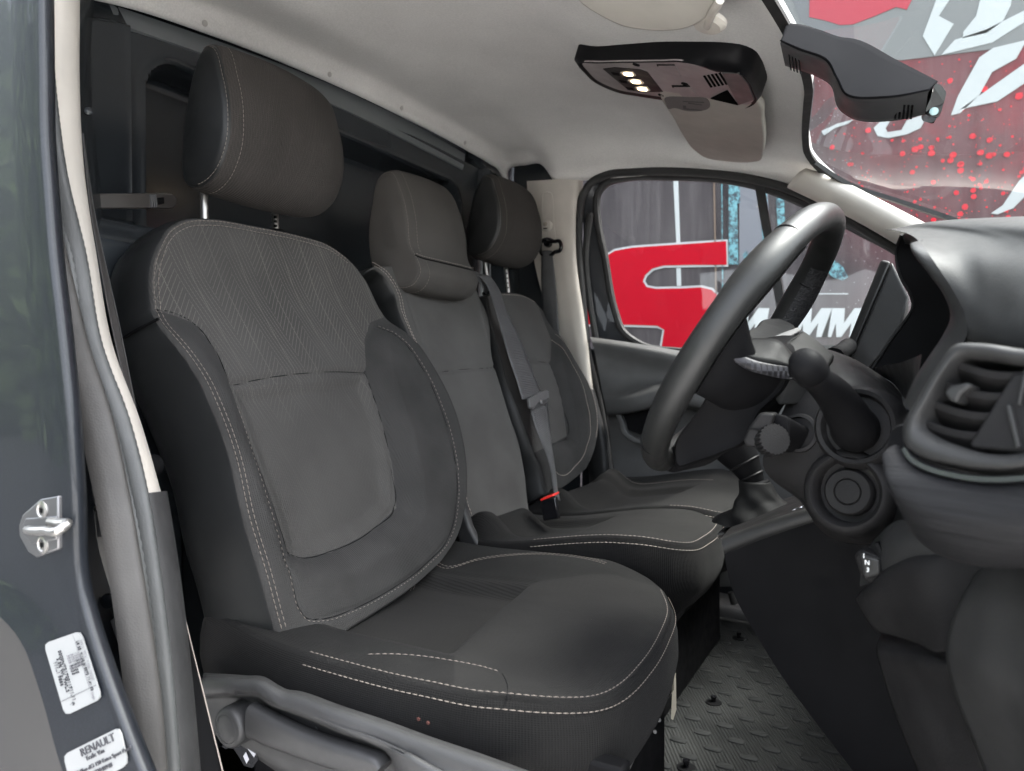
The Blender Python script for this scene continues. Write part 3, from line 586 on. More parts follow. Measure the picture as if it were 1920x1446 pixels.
# upper print seen through the windscreen
GB = flat('print_pale_grey', (.125, .13, .13), .5); PK = flat('print_red_block', (.27, .03, .045), .5); DG = flat('print_mid_grey', (.10, .105, .11), .5)
flatp('pale_panel', '1470,-120 2100,-150 2100,62 1920,85 1690,113 1560,100 1470,40', GB, .001)
poly_mesh('grey_panel', [aY(x, y, YM-.0065) for x, y in P_('1470,-40 1600,-60 1590,0 1600,40 1602,80 1560,74 1500,40')], DG, 0)
poly_mesh('red_block', [aY(x, y, YM-.009) for x, y in P_('1519,-60 1740,-60 1700,18 1680,13 1640,30 1598,46 1575,47 1545,38 1517,32')], PK, 0)
for s in ('1766,-30 1800,-30 1760,30 1788,45 1752,104 1730,68', '1806,60 1830,30 1840,-10 1850,-30 1900,-30 1895,10 1880,40 1850,62 1805,72', '1850,55 1920,20 1920,42 1860,80 1765,103 1790,75',
          '1783,216 1796,180 1836,108 1862,90 1925,75 1905,110 1860,135 1835,180 1800,212', '1800,205 1920,120 1960,100 1960,130 1900,170 1870,190', '1638,240 1650,228 1672,222 1660,240 1664,248 1690,244 1700,226 1740,212 1726,240 1700,252 1665,259 1645,255', '1540,246 1570,232 1600,224 1590,232 1565,240 1545,254', '1858,400 1880,385 1910,340 1930,320 1940,350 1900,390 1870,402'):
    poly_mesh('brush_stroke', [aY(x, y, YM-.008) for x, y in P_(s)], WHT, 0)
rg = np.random.default_rng(11); sp = MB(); RS = flat('print_red_spot', (.40, .015, .025), .5)
for _ in range(520):
    px, py = rg.uniform(1560, 1960), rg.uniform(110, 430)
    if py < 250 and rg.random() < .6: continue
    if (px-1560)*.62+230 < py-150: continue
    c = aY(px, py, YM-.0075); r_ = .002+.010*rg.random()**4; k = 7
    sp.slab([c+V3(math.cos(a)*r_*(1+.3*rg.random()), 0, math.sin(a)*r_*(1+.3*rg.random())) for a in np.arange(k)*2*math.pi/k], (0, .001, 0))
sp.build('paint_spots', RS, wall, kind='stuff')

def flat(name, col, rough=.5, metal=0, spec=.5, coat=0): return NT(name).set(col, rough, metal, spec, coat).m
# ---------------------------------------------------------------- seats
class Surf:                                            # a seat cover: side profile (x,z) from the bite upwards, extruded across the van; (Y, s) are metres on the cover
    def __init__(s, prof, dep=None):
        P = spl([(x, 0, z) for x, z in prof], 400)[:, [0, 2]]
        s.P = P; s.S = np.r_[0, np.cumsum(np.linalg.norm(np.diff(P, axis=0), axis=1))]
        T = np.gradient(P, axis=0); T /= np.linalg.norm(T, axis=1)[:, None]; s.N = np.stack([T[:, 1], -T[:, 0]], 1); s.T = T; s.dep = dep
    def pos(s, Q, d=0.0, use=True):
        Q = np.asarray(Q, float); y, t = Q[..., 0], Q[..., 1]
        ex = np.clip(t, s.S[0], s.S[-1]); g = lambda a: np.interp(ex, s.S, a)
        x, z, nx, nz, tx, tz = g(s.P[:, 0]), g(s.P[:, 1]), g(s.N[:, 0]), g(s.N[:, 1]), g(s.T[:, 0]), g(s.T[:, 1])
        o = t-ex; dd = d+(s.dep(Q) if (s.dep and use) else 0)
        return np.stack([x+tx*o+nx*dd, y, z+tz*o+nz*dd], -1)
    def nrm(s, Q):
        t = np.asarray(Q)[..., 1]; nx, nz = np.interp(t, s.S, s.N[:, 0]), np.interp(t, s.S, s.N[:, 1])
        return np.stack([nx, 0*nx, nz], -1)
    def inv(s, px, py):
        k = ray(px, py); a = s.P; c = k[0]*(a[:, 1]-CZ)-k[2]*a[:, 0]    # sign change = the sight line crosses the profile
        i = np.where(c[:-1]*c[1:] <= 0)[0]
        i = i[0] if len(i) else (0 if abs(c[0]) < abs(c[-1]) else len(a)-2)
        f = c[i]/(c[i]-c[i+1]) if c[i] != c[i+1] else 0
        x = a[i, 0]+f*(a[i+1, 0]-a[i, 0]); t = x/k[0]
        return np.array([k[1]*t, s.S[i]+f*(s.S[i+1]-s.S[i])])
    def invs(s, pts): return np.array([s.inv(*p) for p in pts])
def seam_mesh(sf, lines, offs=(0,), step=.004, lift=.0006, **kw):
    mb = MB()
    for L in lines:
        n = max(6, int(np.sum(np.linalg.norm(np.diff(L, axis=0), axis=1))/step)); C2 = spl(np.c_[L, np.zeros(len(L))], n)[:, :2]
        T = np.gradient(C2, axis=0); T /= np.linalg.norm(T, axis=1)[:, None]; Nn = np.stack([-T[:, 1], T[:, 0]], 1)
        for o in offs:
            Q = C2+Nn*o; dash_line(mb, sf.pos(Q, lift), sf.nrm(Q), **kw)
    return mb
def back_cushion(name, parent, sf, left, top, right, bot, core, nu, nv, thick, mats, rings, uvoff=0, label=None):
    """one upholstered backrest: formed front, rolled edges, side and rear; material 0 outer cover, 1 centre panel, 2 side"""
    A = coons(np.c_[bot, np.zeros(len(bot))], np.c_[right, np.zeros(len(right))], np.c_[top, np.zeros(len(top))], np.c_[left, np.zeros(len(left))], nu, nv)[..., :2]
    mb = MB(); b = mb.grid(sf.pos(A), uv=A+uvoff); nf = len(mb.f)
    cen = (A[:-1, :-1]+A[1:, 1:])/2; ins = inside(cen, core).ravel()
    idx = [(0, i) for i in range(nu)]+[(j, nu-1) for j in range(1, nv)]+[(nv-1, i) for i in range(nu-2, -1, -1)]+[(j, 0) for j in range(nv-2, 0, -1)]
    B = np.array([A[j, i] for j, i in idx]); T = np.roll(B, -1, 0)-np.roll(B, 1, 0); T /= np.maximum(1e-9, np.linalg.norm(T, axis=1))[:, None]
    O = np.stack([T[:, 1], -T[:, 0]], 1)
    for _ in range(6): O = (np.roll(O, 1, 0)+O*2+np.roll(O, -1, 0)); O /= np.linalg.norm(O, axis=1)[:, None]
    prev = np.array([b+j*nu+i for j, i in idx]); m = len(idx)
    for t, off in rings:
        Q = B+O*off; d0 = sf.dep(B) if sf.dep else 0
        bb = mb.pts(sf.pos(Q, d0*(1-min(1, t/.03))-t, use=False), Q+uvoff); cur = np.arange(bb, bb+m)
        for k in range(m): k2 = (k+1) % m; mb.f.append((prev[k], prev[k2], cur[k2], cur[k]))
        prev = cur
    c = mb.pts([sf.pos(B.mean(0), -thick-.01, use=False)])
    for k in range(m): mb.f.append((prev[k], prev[(k+1) % m], c))
    o = mb.build(name, mats[0], parent, ang=180, label=label, fix=True)
    me = o.data; me.materials.append(mats[1]); me.materials.append(mats[2])
    mi = np.full(len(me.polygons), 2, np.int32); mi[:nf] = 1; mi[nf:nf+m] = 1
    pe = np.ones(len(me.vertices), np.float32); pe[:nu*nv] = (dist_poly(A, core, True)*np.where(inside(A, core), -1, 1)).ravel()
    me.attributes.new('panel_edge', 'FLOAT', 'POINT').data.foreach_set('value', pe)
    me.polygons.foreach_set('material_index', mi); return o
def groove(d, w, a): return -a*np.exp(-(d/w)**2)

mat_cc = seat_cloth('cushion_cloth_shaded', (.0125, .0121, .0117), outer=(.0088, .0086, .0084)); mat_bb = seat_cloth('bench_back_cloth', (.052, .050, .048), outer=(.026, .0255, .025)); mat_mb = seat_cloth('bench_middle_cloth', (.060, .058, .0555), outer=(.050, .048, .046)); mat_cb = seat_cloth('cushion_bolster_shaded', (.0088, .0086, .0084), rib=.0022)  # cushion cloths: seat cloth darkened, the dimmer light painted into the colour
# ---- driver's seat
ds = thing('driver_seat', "driver's seat nearest the open door with patterned charcoal backrest and light stitching", 'car seat', (-.62, .86, 0))
D = Surf([(-.655, .29), (-.70, .385), (-.748, .516), (-.79, .616), (-.846, .72), (-.888, .80), (-.915, .86), (-.93, .92), (-.945, .97)])
d_left = D.invs(P_('504,1225 495,1190 470,1090 440,990 412,870 375,770 330,670 298,605 287,545 293,482 318,432'))
d_top = D.invs(P_('318,432 345,416 400,412 480,426 560,443 620,462 655,488'))
d_right = D.invs(P_('800,1062 835,1005 850,945 853,893 838,803 814,742 781,682 742,625 718,590 686,528 655,488'))
d_bot = D.invs(P_('504,1225 560,1228 640,1180 687,1150 737,1117 800,1062'))
d_core = D.invs(P_('292,578 365,605 400,650 430,720 475,850 515,960 540,1040 560,1048 620,1036 700,995 745,952 738,880 715,780 686,695 681,640 692,606 720,595 690,520 655,470 560,430 400,395 300,420 270,500'))
d_ins = D.invs(P_('430,720 475,850 515,960 538,1036 562,1046 620,1034 700,993 742,950 736,880 715,780 686,695'))
d_cre = D.invs(P_('424,722 490,708 560,699 630,695 688,695'))
d_seam1 = D.invs(P_('292,578 330,585 365,605 400,650 430,720 470,860 500,990 520,1090 534,1150 548,1168 575,1170 640,1150 710,1113 775,1065 817,1015 832,955 834,890 823,830 805,775 783,723 760,683 733,647 700,613'))
d_seam2 = D.invs(P_('700,613 684,640 686,695 715,780 738,880 745,950 705,993'))
d_edge = np.vstack([d_left[1:], d_top[1:-1], d_top[-1:]])
d_s0, d_s1 = D.inv(300, 570)[1]+.02, D.inv(717, 585)[1]+.02
def d_dep(Q):
    di = dist_poly(Q, d_core, True)*np.where(inside(Q, d_core), -1, 1)
    h = .030*sm((di+.012)/.055)*np.where(Q[..., 0] < .86, sm((d_s0-Q[..., 1])/.17), sm((d_s1-Q[..., 1])/.12))
    low = inside(Q, d_ins); h = h-np.where(low, .012*sm(dist_poly(Q, d_ins, True)/.028), 0)+groove(dist_poly(Q, d_ins, True), .005, .004)
    h += groove(np.abs(dist_poly(Q, d_edge)-.0057), .0016, .0022)
    h += groove(dist_poly(Q, d_cre), .0035, .004)+groove(dist_poly(Q, d_seam1), .0032, .0028)+groove(dist_poly(Q, d_seam2), .004, .0025)
    return h+.004*np.sin(Q[..., 1]*17+1)*np.sin(Q[..., 0]*23)*.35
D.dep = d_dep
mat_dp = seat_cloth('driver_centre_cloth', (.047, .0452, .043), chevron=.75, lim=(.38, .55), outer=(.030, .0292, .0285))
rings_d = [(.004, .003), (.012, .0065), (.03, .011), (.06, .013), (.09, .009), (.108, -.002), (.116, -.02)]
back_d = back_cushion('backrest', ds, D, d_left, d_top, d_right, d_bot, d_core, 130, 170, .116, (M['cloth_bolster'], mat_dp, M['vinyl']), rings_d)
mb = seam_mesh(D, [d_edge], (-.0022, -.0092), dash=.0062, gap=.0016, r=.0006)
mb.build('edge_stitching', M['thread_dark'], back_d, ang=180)
def seam_line(S, L, par, r=.0011, n=90, name='seam', closed=False):
    Q = spl(np.c_[L, 0*L[:, 0]], n, closed)[:, :2]; return MB().tube(S.pos(Q, -r*.3), r, 6, closed=closed).build(name, M['black_plastic'], par)
seam_line(D, d_ins[:], back_d, n=120); seam_line(D, d_cre, back_d); seam_line(D, d_seam1, back_d, n=160)
seam_mesh(D, [d_seam1[16:]], (-.004,), dash=.0055, gap=.003, r=.0006).build('panel_stitching', M['thread_dark'], back_d, ang=180)
seam_mesh(D, [d_seam1[4:17]], (-.003,), dash=.004, gap=.004, r=.0005).build('panel_stitching', M['thread_dark'], back_d, ang=180)
# side seam below the shoulder
sp = [D.pos(d_left[7]+np.array([-.0145 if t > .01 else -.006, 0]), -t+(.012 if t < .01 else 0), use=False)+V3(0, 0, .012*t/.1) for t in (.004, .03, .06, .09, .112)]
MB().tube(spl(sp, 20), .0022, 6).build('side_seam', M['black_plastic'], back_d)
# ---- head restraints
def headrest(parent, xo, yo, zo, outline, ys, mats, label=None, stitch=True, flatn=.006):
    """outline: side view (x,z) closed; ys: rings (y, scale, dx, dz)"""
    O = spl([(x, 0, z) for x, z in outline], 72, True); c = O.mean(0); rings = []; uv = []
    yy = spl([(y, s, dx) for y, s, dx in ys], 44)
    per = np.r_[0, np.cumsum(np.linalg.norm(np.diff(O, axis=0), axis=1))]
    for y, s_, dx in yy:
        R_ = c+(O-c)*s_; R_[:, 1] = y; R_[:, 0] += dx
        rings.append(R_+V3(xo, yo, zo)); uv += [(y, q) for q in per]
    A = np.array(rings); mb = MB(); b = mb.grid(A, cu=True, uv=uv); nf = len(mb.f)
    for ri, s0 in ((0, 1), (len(rings)-1, 0)):
        cc = A[ri].mean(0); prev = [b+ri*72+i for i in range(72)]
        for f in (.66, .33):
            k = mb.pts(cc+(A[ri]-cc)*f+V3(0, (-1 if s0 else 1)*flatn*(1-f), 0), np.c_[np.full(72, ys[0][0]), per]); cur = list(range(k, k+72))
            for i in range(72): mb.f.append((prev[i], prev[(i+1) % 72], cur[(i+1) % 72], cur[i]))
            prev = cur
        k = mb.pts([cc+V3(0, (-1 if s0 else 1)*flatn, 0)])
        for i in range(72): mb.f.append((prev[i], prev[(i+1) % 72], k))
    o = mb.build('headrest', mats[0], parent, ang=180, label=label); me = o.data; me.materials.append(mats[1])
    mi = np.zeros(len(me.polygons), np.int32); rw = np.arange(nf)//72; edge_r = int(np.argmin(abs(yy[:, 0]-ys[2][0])))
    mi[:nf] = np.where(rw < edge_r, 1, 0); mi[nf:nf+72*2+72] = 1; me.polygons.foreach_set('material_index', mi)
    if stitch:
        mb = MB()
        for r_, lift in ((edge_r-2, .001), (edge_r+3, .0008)):
            L = A[r_]; cc = L.mean(0); N = L-cc; N /= np.linalg.norm(N, axis=1)[:, None]; N = N+V3(0, -.6 if r_ < edge_r else 0, 0)
            j0 = int(np.argmax(L[:, 2]-.5*L[:, 0])); order = [(j0-4-i) % 72 for i in range(66)]
            if L[order[18], 0] < c[0]+xo: order = [(j0+i) % 72 for i in range(50)]
            dash_line(mb, (L+N*lift*.6)[order[:40]], N[order[:40]], dash=.0056, gap=.0015, r=.00055)
        mb.build('headrest_stitching', M['thread_dark'], o, ang=180)
    return o, A
hr_out = [(-.928, 1.222), (-.902, 1.17), (-.891, 1.115), (-.897, 1.062), (-.925, 1.022), (-.965, 1.008), (-.995, 1.016), (-1.0, 1.07), (-.987, 1.14), (-.962, 1.205), (-.943, 1.226)]
hr_ys = [(.728, .80, 0), (.7315, .92, 0), (.737, .985, 0), (.748, 1.02, 0), (.79, 1.06, .004), (.86, 1.085, .006), (.93, 1.06, .004), (.975, .99, -.002), (.995, .90, -.008), (1.004, .72, -.012)]
mat_hp = seat_cloth('headrest_cloth', (.034, .031, .029), chevron=.28, rib=.0045, light=(.08, .072, .066))
hd, _ = headrest(ds, 0, 0, 0, hr_out, hr_ys, (mat_hp, M['vinyl']))
for yy, k in ((.775, 0), (.955, 1)):
    a, b_ = aY((383, 516)[k], (370, 392)[k], yy), aY((384, 517)[k], (412, 430)[k], yy)
    p = MB().tube([a+(a-b_)*1.2, a, b_, b_+(b_-a)*1.5], .0062, 14).build('headrest_post', M['steel'], ds)
    if k:
        for q in range(5): MB().tube([a+(b_-a)*(.0+.22*q)+V3(.0046, -.0046, 0)*.85+V3(0, 0, .0022), a+(b_-a)*(.0+.22*q)+V3(.0046, -.0046, 0)*.85-V3(0, 0, .0022)], .0028, 8).build('post_notch', M['black_plastic'], p)
    MB().lathe(b_+V3(0, 0, -.012), (b_-a)*-1, [(.021, 0), (.021, .006), (.017, .010), (.0075, .012)], 24).build('post_collar', M['black_plastic'], ds)

# ---- cushions
class Cush:                                            # seat cushion top as a height field over plan (x, y)
    def __init__(s, z0, dep): s.z0, s.dep = z0, dep
    def pos(s, Q, d=0.0, use=True):
        Q = np.asarray(Q, float); return np.stack([Q[..., 0], Q[..., 1], s.z0+(s.dep(Q) if use else 0)+d], -1)
    def nrm(s, Q): Q = np.asarray(Q); return np.stack([0*Q[..., 0], 0*Q[..., 0], 0*Q[..., 0]+1], -1)
    def invs(s, pts, z=None):
        out = []
        for p in pts:
            zz = s.z0 if z is None else z
            for _ in range(6):
                q = aZ(*p, zz)[:2]; zz = s.z0+float(s.dep(q[None])[0]) if z is None else z
            out.append(q)
        return np.array(out)
def cushion(name, parent, cf, back, far, front, near, nu, nv, mats, core, rings, label=None):
    A = coons(*[np.c_[q, np.zeros(len(q))] for q in (near, front, far, back)], nu, nv)[..., :2]     # u back->front, v near->far
    mb = MB(); b = mb.grid(cf.pos(A), uv=A[..., ::-1]); nf = len(mb.f); ins = inside((A[:-1, :-1]+A[1:, 1:])/2, core).ravel()
    idx = [(0, i) for i in range(nu)]+[(j, nu-1) for j in range(1, nv)]+[(nv-1, i) for i in range(nu-2, -1, -1)]+[(j, 0) for j in range(nv-2, 0, -1)]
    B = np.array([A[j, i] for j, i in idx]); T = np.roll(B, -1, 0)-np.roll(B, 1, 0); T /= np.maximum(1e-9, np.linalg.norm(T, axis=1))[:, None]
    O = np.stack([T[:, 1], -T[:, 0]], 1)
    for _ in range(8): O = (np.roll(O, 1, 0)+O*2+np.roll(O, -1, 0)); O /= np.linalg.norm(O, axis=1)[:, None]
    prev = np.array([b+j*nu+i for j, i in idx]); m = len(idx); zt = cf.pos(B)[:, 2]
    for dz, off in rings:
        Q = B+O*off; V = np.c_[Q, zt-dz]; bb = mb.pts(V, np.c_[np.cumsum(np.r_[0, np.linalg.norm(np.diff(B, axis=0), axis=1)]), -np.full(m, dz)]); cur = np.arange(bb, bb+m)
        for k in range(m): k2 = (k+1) % m; mb.f.append((prev[k], prev[k2], cur[k2], cur[k]))
        prev = cur
    c = mb.pts([np.r_[B.mean(0), zt.mean()-rings[-1][0]]])
    for k in range(m): mb.f.append((prev[k], prev[(k+1) % m], c))
    o = mb.build(name, mats[0], parent, ang=180, label=label); me = o.data; me.materials.append(mats[1]); me.materials.append(mats[2])
    mi = np.full(len(me.polygons), 2, np.int32); mi[:nf] = 1
    pe = np.ones(len(me.vertices), np.float32); pe[:nu*nv] = (dist_poly(A, core, True)*np.where(inside(A, core), -1, 1)).ravel()
    me.attributes.new('panel_edge', 'FLOAT', 'POINT').data.foreach_set('value', pe); me.polygons.foreach_set('material_index', mi)
    return o, B, O, zt
def edge_dashes(mb, cf, L, O2, up, out, down, **k):    # two rows either side of a rolled edge in plan
    n = max(8, int(np.sum(np.linalg.norm(np.diff(L, axis=0), axis=1))/.005)); C2 = spl(np.c_[L, np.zeros(len(L))], n)[:, :2]
    T = np.gradient(C2, axis=0); T /= np.linalg.norm(T, axis=1)[:, None]; N = np.stack([T[:, 1], -T[:, 0]], 1)*O2
    dash_line(mb, cf.pos(C2-N*up, .0005), V3(0, 0, 1), **k)
    Z = cf.pos(C2); Z[:, :2] += N*out; Z[:, 2] -= down; dash_line(mb, Z, np.c_[N, 0*N[:, 0]+.15], **k)
# driver's cushion
dc_near = np.array([(-.80, .622), (-.70, .606), (-.60, .598), (-.434, .598), (-.36, .604), (-.318, .626)])
dc_front = np.array([(-.318, .626), (-.286, .665), (-.270, .72), (-.267, .80), (-.276, .90), (-.296, 1.0), (-.325, 1.06)])
dc_far = np.array([(-.80, 1.07), (-.70, 1.09), (-.60, 1.108), (-.50, 1.118), (-.42, 1.115), (-.365, 1.096), (-.325, 1.06)])
dc_back = np.array([(-.80, .622), (-.81, .85), (-.80, 1.07)])
dc_ins = np.array([(-.82, .695), (-.62, .692), (-.462, .694), (-.487, .82), (-.502, .93), (-.506, .985), (-.62, .97), (-.82, .955)])
dc_nearst = None
def dc_dep(Q):
    x, y = Q[..., 0], Q[..., 1]
    h = .010*sm((.72-y)/.10)+.018*sm((y-.93)/.15)*sm((-.33-x)/.12)+.012*sm((-.62-x)/.2)
    di = dist_poly(Q, dc_ins, True); ins = inside(Q, dc_ins)
    h = h-np.where(ins, .022*sm(di/.026), 0)+groove(di, .005, .002)
    return h-.012*sm((x+.36)/.10)-.004*sm((-x-.30)/.2)
DC = Cush(.392, dc_dep)
rings_c = [(.004, .004), (.014, .0085), (.032, .012), (.06, .013), (.085, .008), (.11, -.006), (.135, -.035), (.15, -.07)]
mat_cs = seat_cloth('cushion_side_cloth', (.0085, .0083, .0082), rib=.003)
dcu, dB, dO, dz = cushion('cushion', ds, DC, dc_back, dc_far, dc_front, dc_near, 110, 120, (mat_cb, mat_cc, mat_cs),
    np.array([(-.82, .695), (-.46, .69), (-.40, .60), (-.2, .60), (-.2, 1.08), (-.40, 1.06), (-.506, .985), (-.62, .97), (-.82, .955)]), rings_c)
mb = MB(); kk = dict(dash=.0062, gap=.0016, r=.0006)
edge_dashes(mb, DC, np.vstack([dc_near[2:], dc_front[1:]]), 1, .0025, .0088, .0105, **kk)
ln = DC.invs(P_('690,1228 780,1230 850,1240 905,1251 941,1262')); dash_line(mb, DC.pos(spl(np.c_[ln, ln[:, 0]*0], 60)[:, :2], .0006), V3(0, 0, 1), **kk)
ln = DC.invs(P_('775,1106 803,1082 840,1062 900,1047 960,1040 1020,1038 1080,1043 1139,1057'))
for o in (0, .008): dash_line(mb, DC.pos(spl(np.c_[ln-np.array([0, o]), ln[:, 0]*0], 90)[:, :2], .0006), V3(0, 0, 1), **kk)
mb.build('cushion_stitching', M['thread_dark'], dcu, ang=180)
MB().tube(spl([DC.pos(np.array([a])[0], -.0005) for a in DC.invs(P_('941,1262 950,1280 951,1312'))], 16), .0008, 6).build('cushion_seam', M['black_plastic'], dcu)
for p in ((784, 1349), (802, 1356)):
    c = aY(*p, .5845); MB().lathe(c+V3(0, .0006, 0), (0, -1, 0), [(.0022, 0), (.0016, .0006)], 8).build('rust_mark', flat('rust_stain', (.07, .022, .016), .9), dcu)

# ---- passenger bench (middle place and door-side place)
pb = thing('passenger_bench', 'double passenger bench with a narrow middle place and a door-side place, charcoal cloth', 'bench seat', (-.62, 1.6, 0))
bp = [(-.70, .30), (-.735, .38), (-.757, .43), (-.776, .50), (-.80, .585), (-.83, .676), (-.878, .77), (-.91, .832), (-.94, .895), (-.96, .95), (-.985, 1.02)]
def simple_back(left, top, right, bot, core, creases, nu, nv, bol, mats, rings, lines, stitches, seams=()):
    S = Surf(bp); g = lambda s: S.invs(P_(s)); L, T, Rr, B, Cc = map(g, (left, top, right, bot, core)); cr = [g(c) for c in creases]; sl = [g(c) for c in lines]
    def dep(Q):
        di = dist_poly(Q, Cc, True)*np.where(inside(Q, Cc), -1, 1); h = bol*sm((di+.01)/.05)
        for c in cr: h = h+groove(dist_poly(Q, c), .004, .0045)
        for c in sl: h = h+groove(dist_poly(Q, c), .0035, .0025)
        return h
    S.dep = dep; o = back_cushion('backrest', pb, S, L, T, Rr, B, Cc, nu, nv, rings[-1][0], mats, rings)
    for c in cr: seam_line(S, c, o, r=.0013)
    for s_, offs in stitches: seam_mesh(S, [g(s_)], offs, dash=.0066, gap=.0014, r=.0008).build('edge_stitching', M['thread'], o, ang=180)
    return S, o
rings_b = [(.004, .003), (.012, .006), (.03, .009), (.06, .010), (.085, .004), (.095, -.01)]
mid_left = '893,1010 884,985 869,930 857,860 843,815 827,757 799,693 770,637 752,587 742,545 722,515 692,506'
SM, om = simple_back(mid_left, '692,506 740,500 800,505 860,512 888,530', '992,960 986,915 974,845 947,757 926,687 906,580 888,530', '893,1010 940,995 992,960',
    '740,560 780,640 806,700 835,790 868,930 885,1000 1000,960 980,870 950,770 925,680 900,570 890,480 700,480',
    ['812,700 850,693 890,690 928,688'], 70, 110, .012, (M['cloth'], mat_mb, M['vinyl']), rings_b,
    ['760,545 785,620 812,700 845,800 880,950'], [(mid_left, (-.003, -.011))])
SP, op = simple_back('1012,930 1003,890 985,840 955,740 930,640 912,556', '912,556 950,550 985,556 1003,566', '1088,880 1106,835 1111,787 1100,740 1073,687 1050,647 1027,613 1012,580 1003,566', '1012,930 1040,918 1088,880',
    '912,540 1000,545 1033,637 1031,680 1056,760 1064,818 1021,839 1000,850 950,720',
    ['962,682 1000,676 1032,680', '1020,839 1045,830 1064,817 1056,760 1031,680'], 90, 110, .018, (M['cloth_bolster'], mat_bb, M['vinyl']), rings_b,
    ['1033,637 1067,693 1090,753 1097,797 1090,840 1067,877 1040,893 1027,883 1020,840'],
    [('1033,637 1067,693 1090,753 1097,797 1090,840 1067,877 1040,893 1027,883', (0,)), ('917,553 950,551 985,556 1003,566', (-.003,)), ('1035,630 1055,657 1075,690 1101,742 1109,787 1106,825', (0,))])
h2, _ = headrest(pb, -.045, .898, .025, hr_out, hr_ys, (mat_hp, M['vinyl']))
for k, yy in ((0, 1.70), (1, 1.83)):
    a, b_ = aY((909, 947)[k], 490, yy), aY((916, 953)[k], (545, 549)[k], yy)
    p = MB().tube([a+(a-b_)*.6, a, b_, b_+(b_-a)*.6], .0062, 12).build('headrest_post', M['steel'], pb)
    if k:
        for q in range(6): MB().tube([a+(b_-a)*(.1+.15*q)+V3(.004, -.005, .002), a+(b_-a)*(.1+.15*q)+V3(.004, -.005, -.002)], .0026, 8).build('post_notch', M['black_plastic'], p)
    MB().lathe(b_+V3(0, 0, -.012), (0, 0, 1), [(.018, 0), (.018, .006), (.014, .010), (.0075, .012)], 20).build('post_collar', M['black_plastic'], pb)
# middle place: head restraint built into the backrest top, with a wrapped lower lip
mh_out = [(-.968, 1.156), (-.938, 1.11), (-.921, 1.05), (-.912, .985), (-.893, .955), (-.885, .93), (-.90, .905), (-.96, .90), (-1.01, .93), (-1.03, 1.0), (-1.02, 1.09), (-.998, 1.15)]
mh_ys = [(1.205, .84, 0), (1.209, .94, 0), (1.216, .99, 0), (1.23, 1.02, 0), (1.28, 1.05, .004), (1.34, 1.06, .006), (1.40, 1.045, .003), (1.435, .99, -.003), (1.45, .90, -.008), (1.458, .74, -.012)]
mat_mh = seat_cloth('middle_headrest_cloth', (.050, .047, .044), rib=.0028)
h3, A3 = headrest(pb, 0, .0, .0, mh_out, mh_ys, (mat_mh, mat_mh))
Hs = lambda s, y: [aY(*p, y) for p in P_(s)]
L = A3[:, int(np.argmin(np.abs(A3[20, :, 2]-.962)+np.where(A3[20, :, 0] > -.93, 0, 9)))]
dl = MB()
for dz_ in (.0045, -.0045): dash_line(dl, L[7:-6]+V3(.0012, 0, dz_), V3(1, 0, .3), dash=.0056, gap=.0015, r=.00055)
dl.build('lip_stitching', M['thread'], h3, ang=180)
MB().tube(L[6:-5]+V3(.0002, 0, 0), .0018, 6).build('lip_seam', M['black_plastic'], h3)
# bench cushions
def bc_make(z0, near, front, far, back, ins, hi_near, hi_far):
    y0, y1 = near[:, 1].min(), far[:, 1].max()
    def dep(Q):
        x, y = Q[..., 0], Q[..., 1]
        h = hi_near*sm((y0+.09-y)/.09)+hi_far*sm((y-y1+.14)/.14)*sm((-.36-x)/.1)-.045*sm((-.40-x)/.34)+.052*np.exp(-((x+.735)/.045)**2)*sm((y-y0+.005)/.05)*sm((y1-.05-y)/.05)
        di = dist_poly(Q, ins, True); i = inside(Q, ins)
        h = h-np.where(i, .018*sm(di/.024), 0)+groove(di, .005, .002)
        return h-.014*sm((x+.40)/.10)
    return Cush(z0, dep)
m_near = np.array([(-.80, 1.165), (-.60, 1.160), (-.46, 1.158), (-.39, 1.163), (-.352, 1.185)])
m_front = np.array([(-.352, 1.185), (-.328, 1.225), (-.318, 1.30), (-.318, 1.38), (-.325, 1.44)])
m_far = np.array([(-.80, 1.475), (-.60, 1.475), (-.45, 1.474), (-.37, 1.466), (-.325, 1.44)])
m_back = np.array([(-.80, 1.165), (-.81, 1.32), (-.80, 1.475)])
m_ins = np.array([(-.84, 1.23), (-.66, 1.225), (-.548, 1.225), (-.545, 1.30), (-.535, 1.38), (-.53, 1.43), (-.66, 1.44), (-.84, 1.44)])
MC = bc_make(.435, m_near, m_front, m_far, m_back, m_ins, .006, .0)
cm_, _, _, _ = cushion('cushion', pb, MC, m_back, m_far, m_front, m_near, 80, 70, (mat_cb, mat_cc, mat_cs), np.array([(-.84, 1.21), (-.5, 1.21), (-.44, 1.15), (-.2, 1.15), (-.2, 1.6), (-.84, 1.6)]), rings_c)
mb = MB(); edge_dashes(mb, MC, np.vstack([m_near[1:], m_front[1:]]), 1, .0025, .0088, .0105, **kk); mb.build('cushion_stitching', M['thread'], cm_, ang=180)
p_near = np.array([(-.80, 1.490), (-.60, 1.488), (-.44, 1.486), (-.37, 1.490), (-.33, 1.51)])
p_front = np.array([(-.33, 1.51), (-.312, 1.56), (-.306, 1.68), (-.312, 1.82), (-.33, 1.92), (-.36, 1.97)])
p_far = np.array([(-.80, 2.0), (-.66, 2.015), (-.52, 2.02), (-.42, 2.005), (-.36, 1.97)])
p_back = np.array([(-.80, 1.490), (-.81, 1.75), (-.80, 2.0)])
p_ins = np.array([(-.84, 1.57), (-.62, 1.565), (-.49, 1.57), (-.485, 1.68), (-.475, 1.80), (-.47, 1.86), (-.62, 1.88), (-.84, 1.87)])
PC = bc_make(.435, p_near, p_front, p_far, p_back, p_ins, .004, .022)
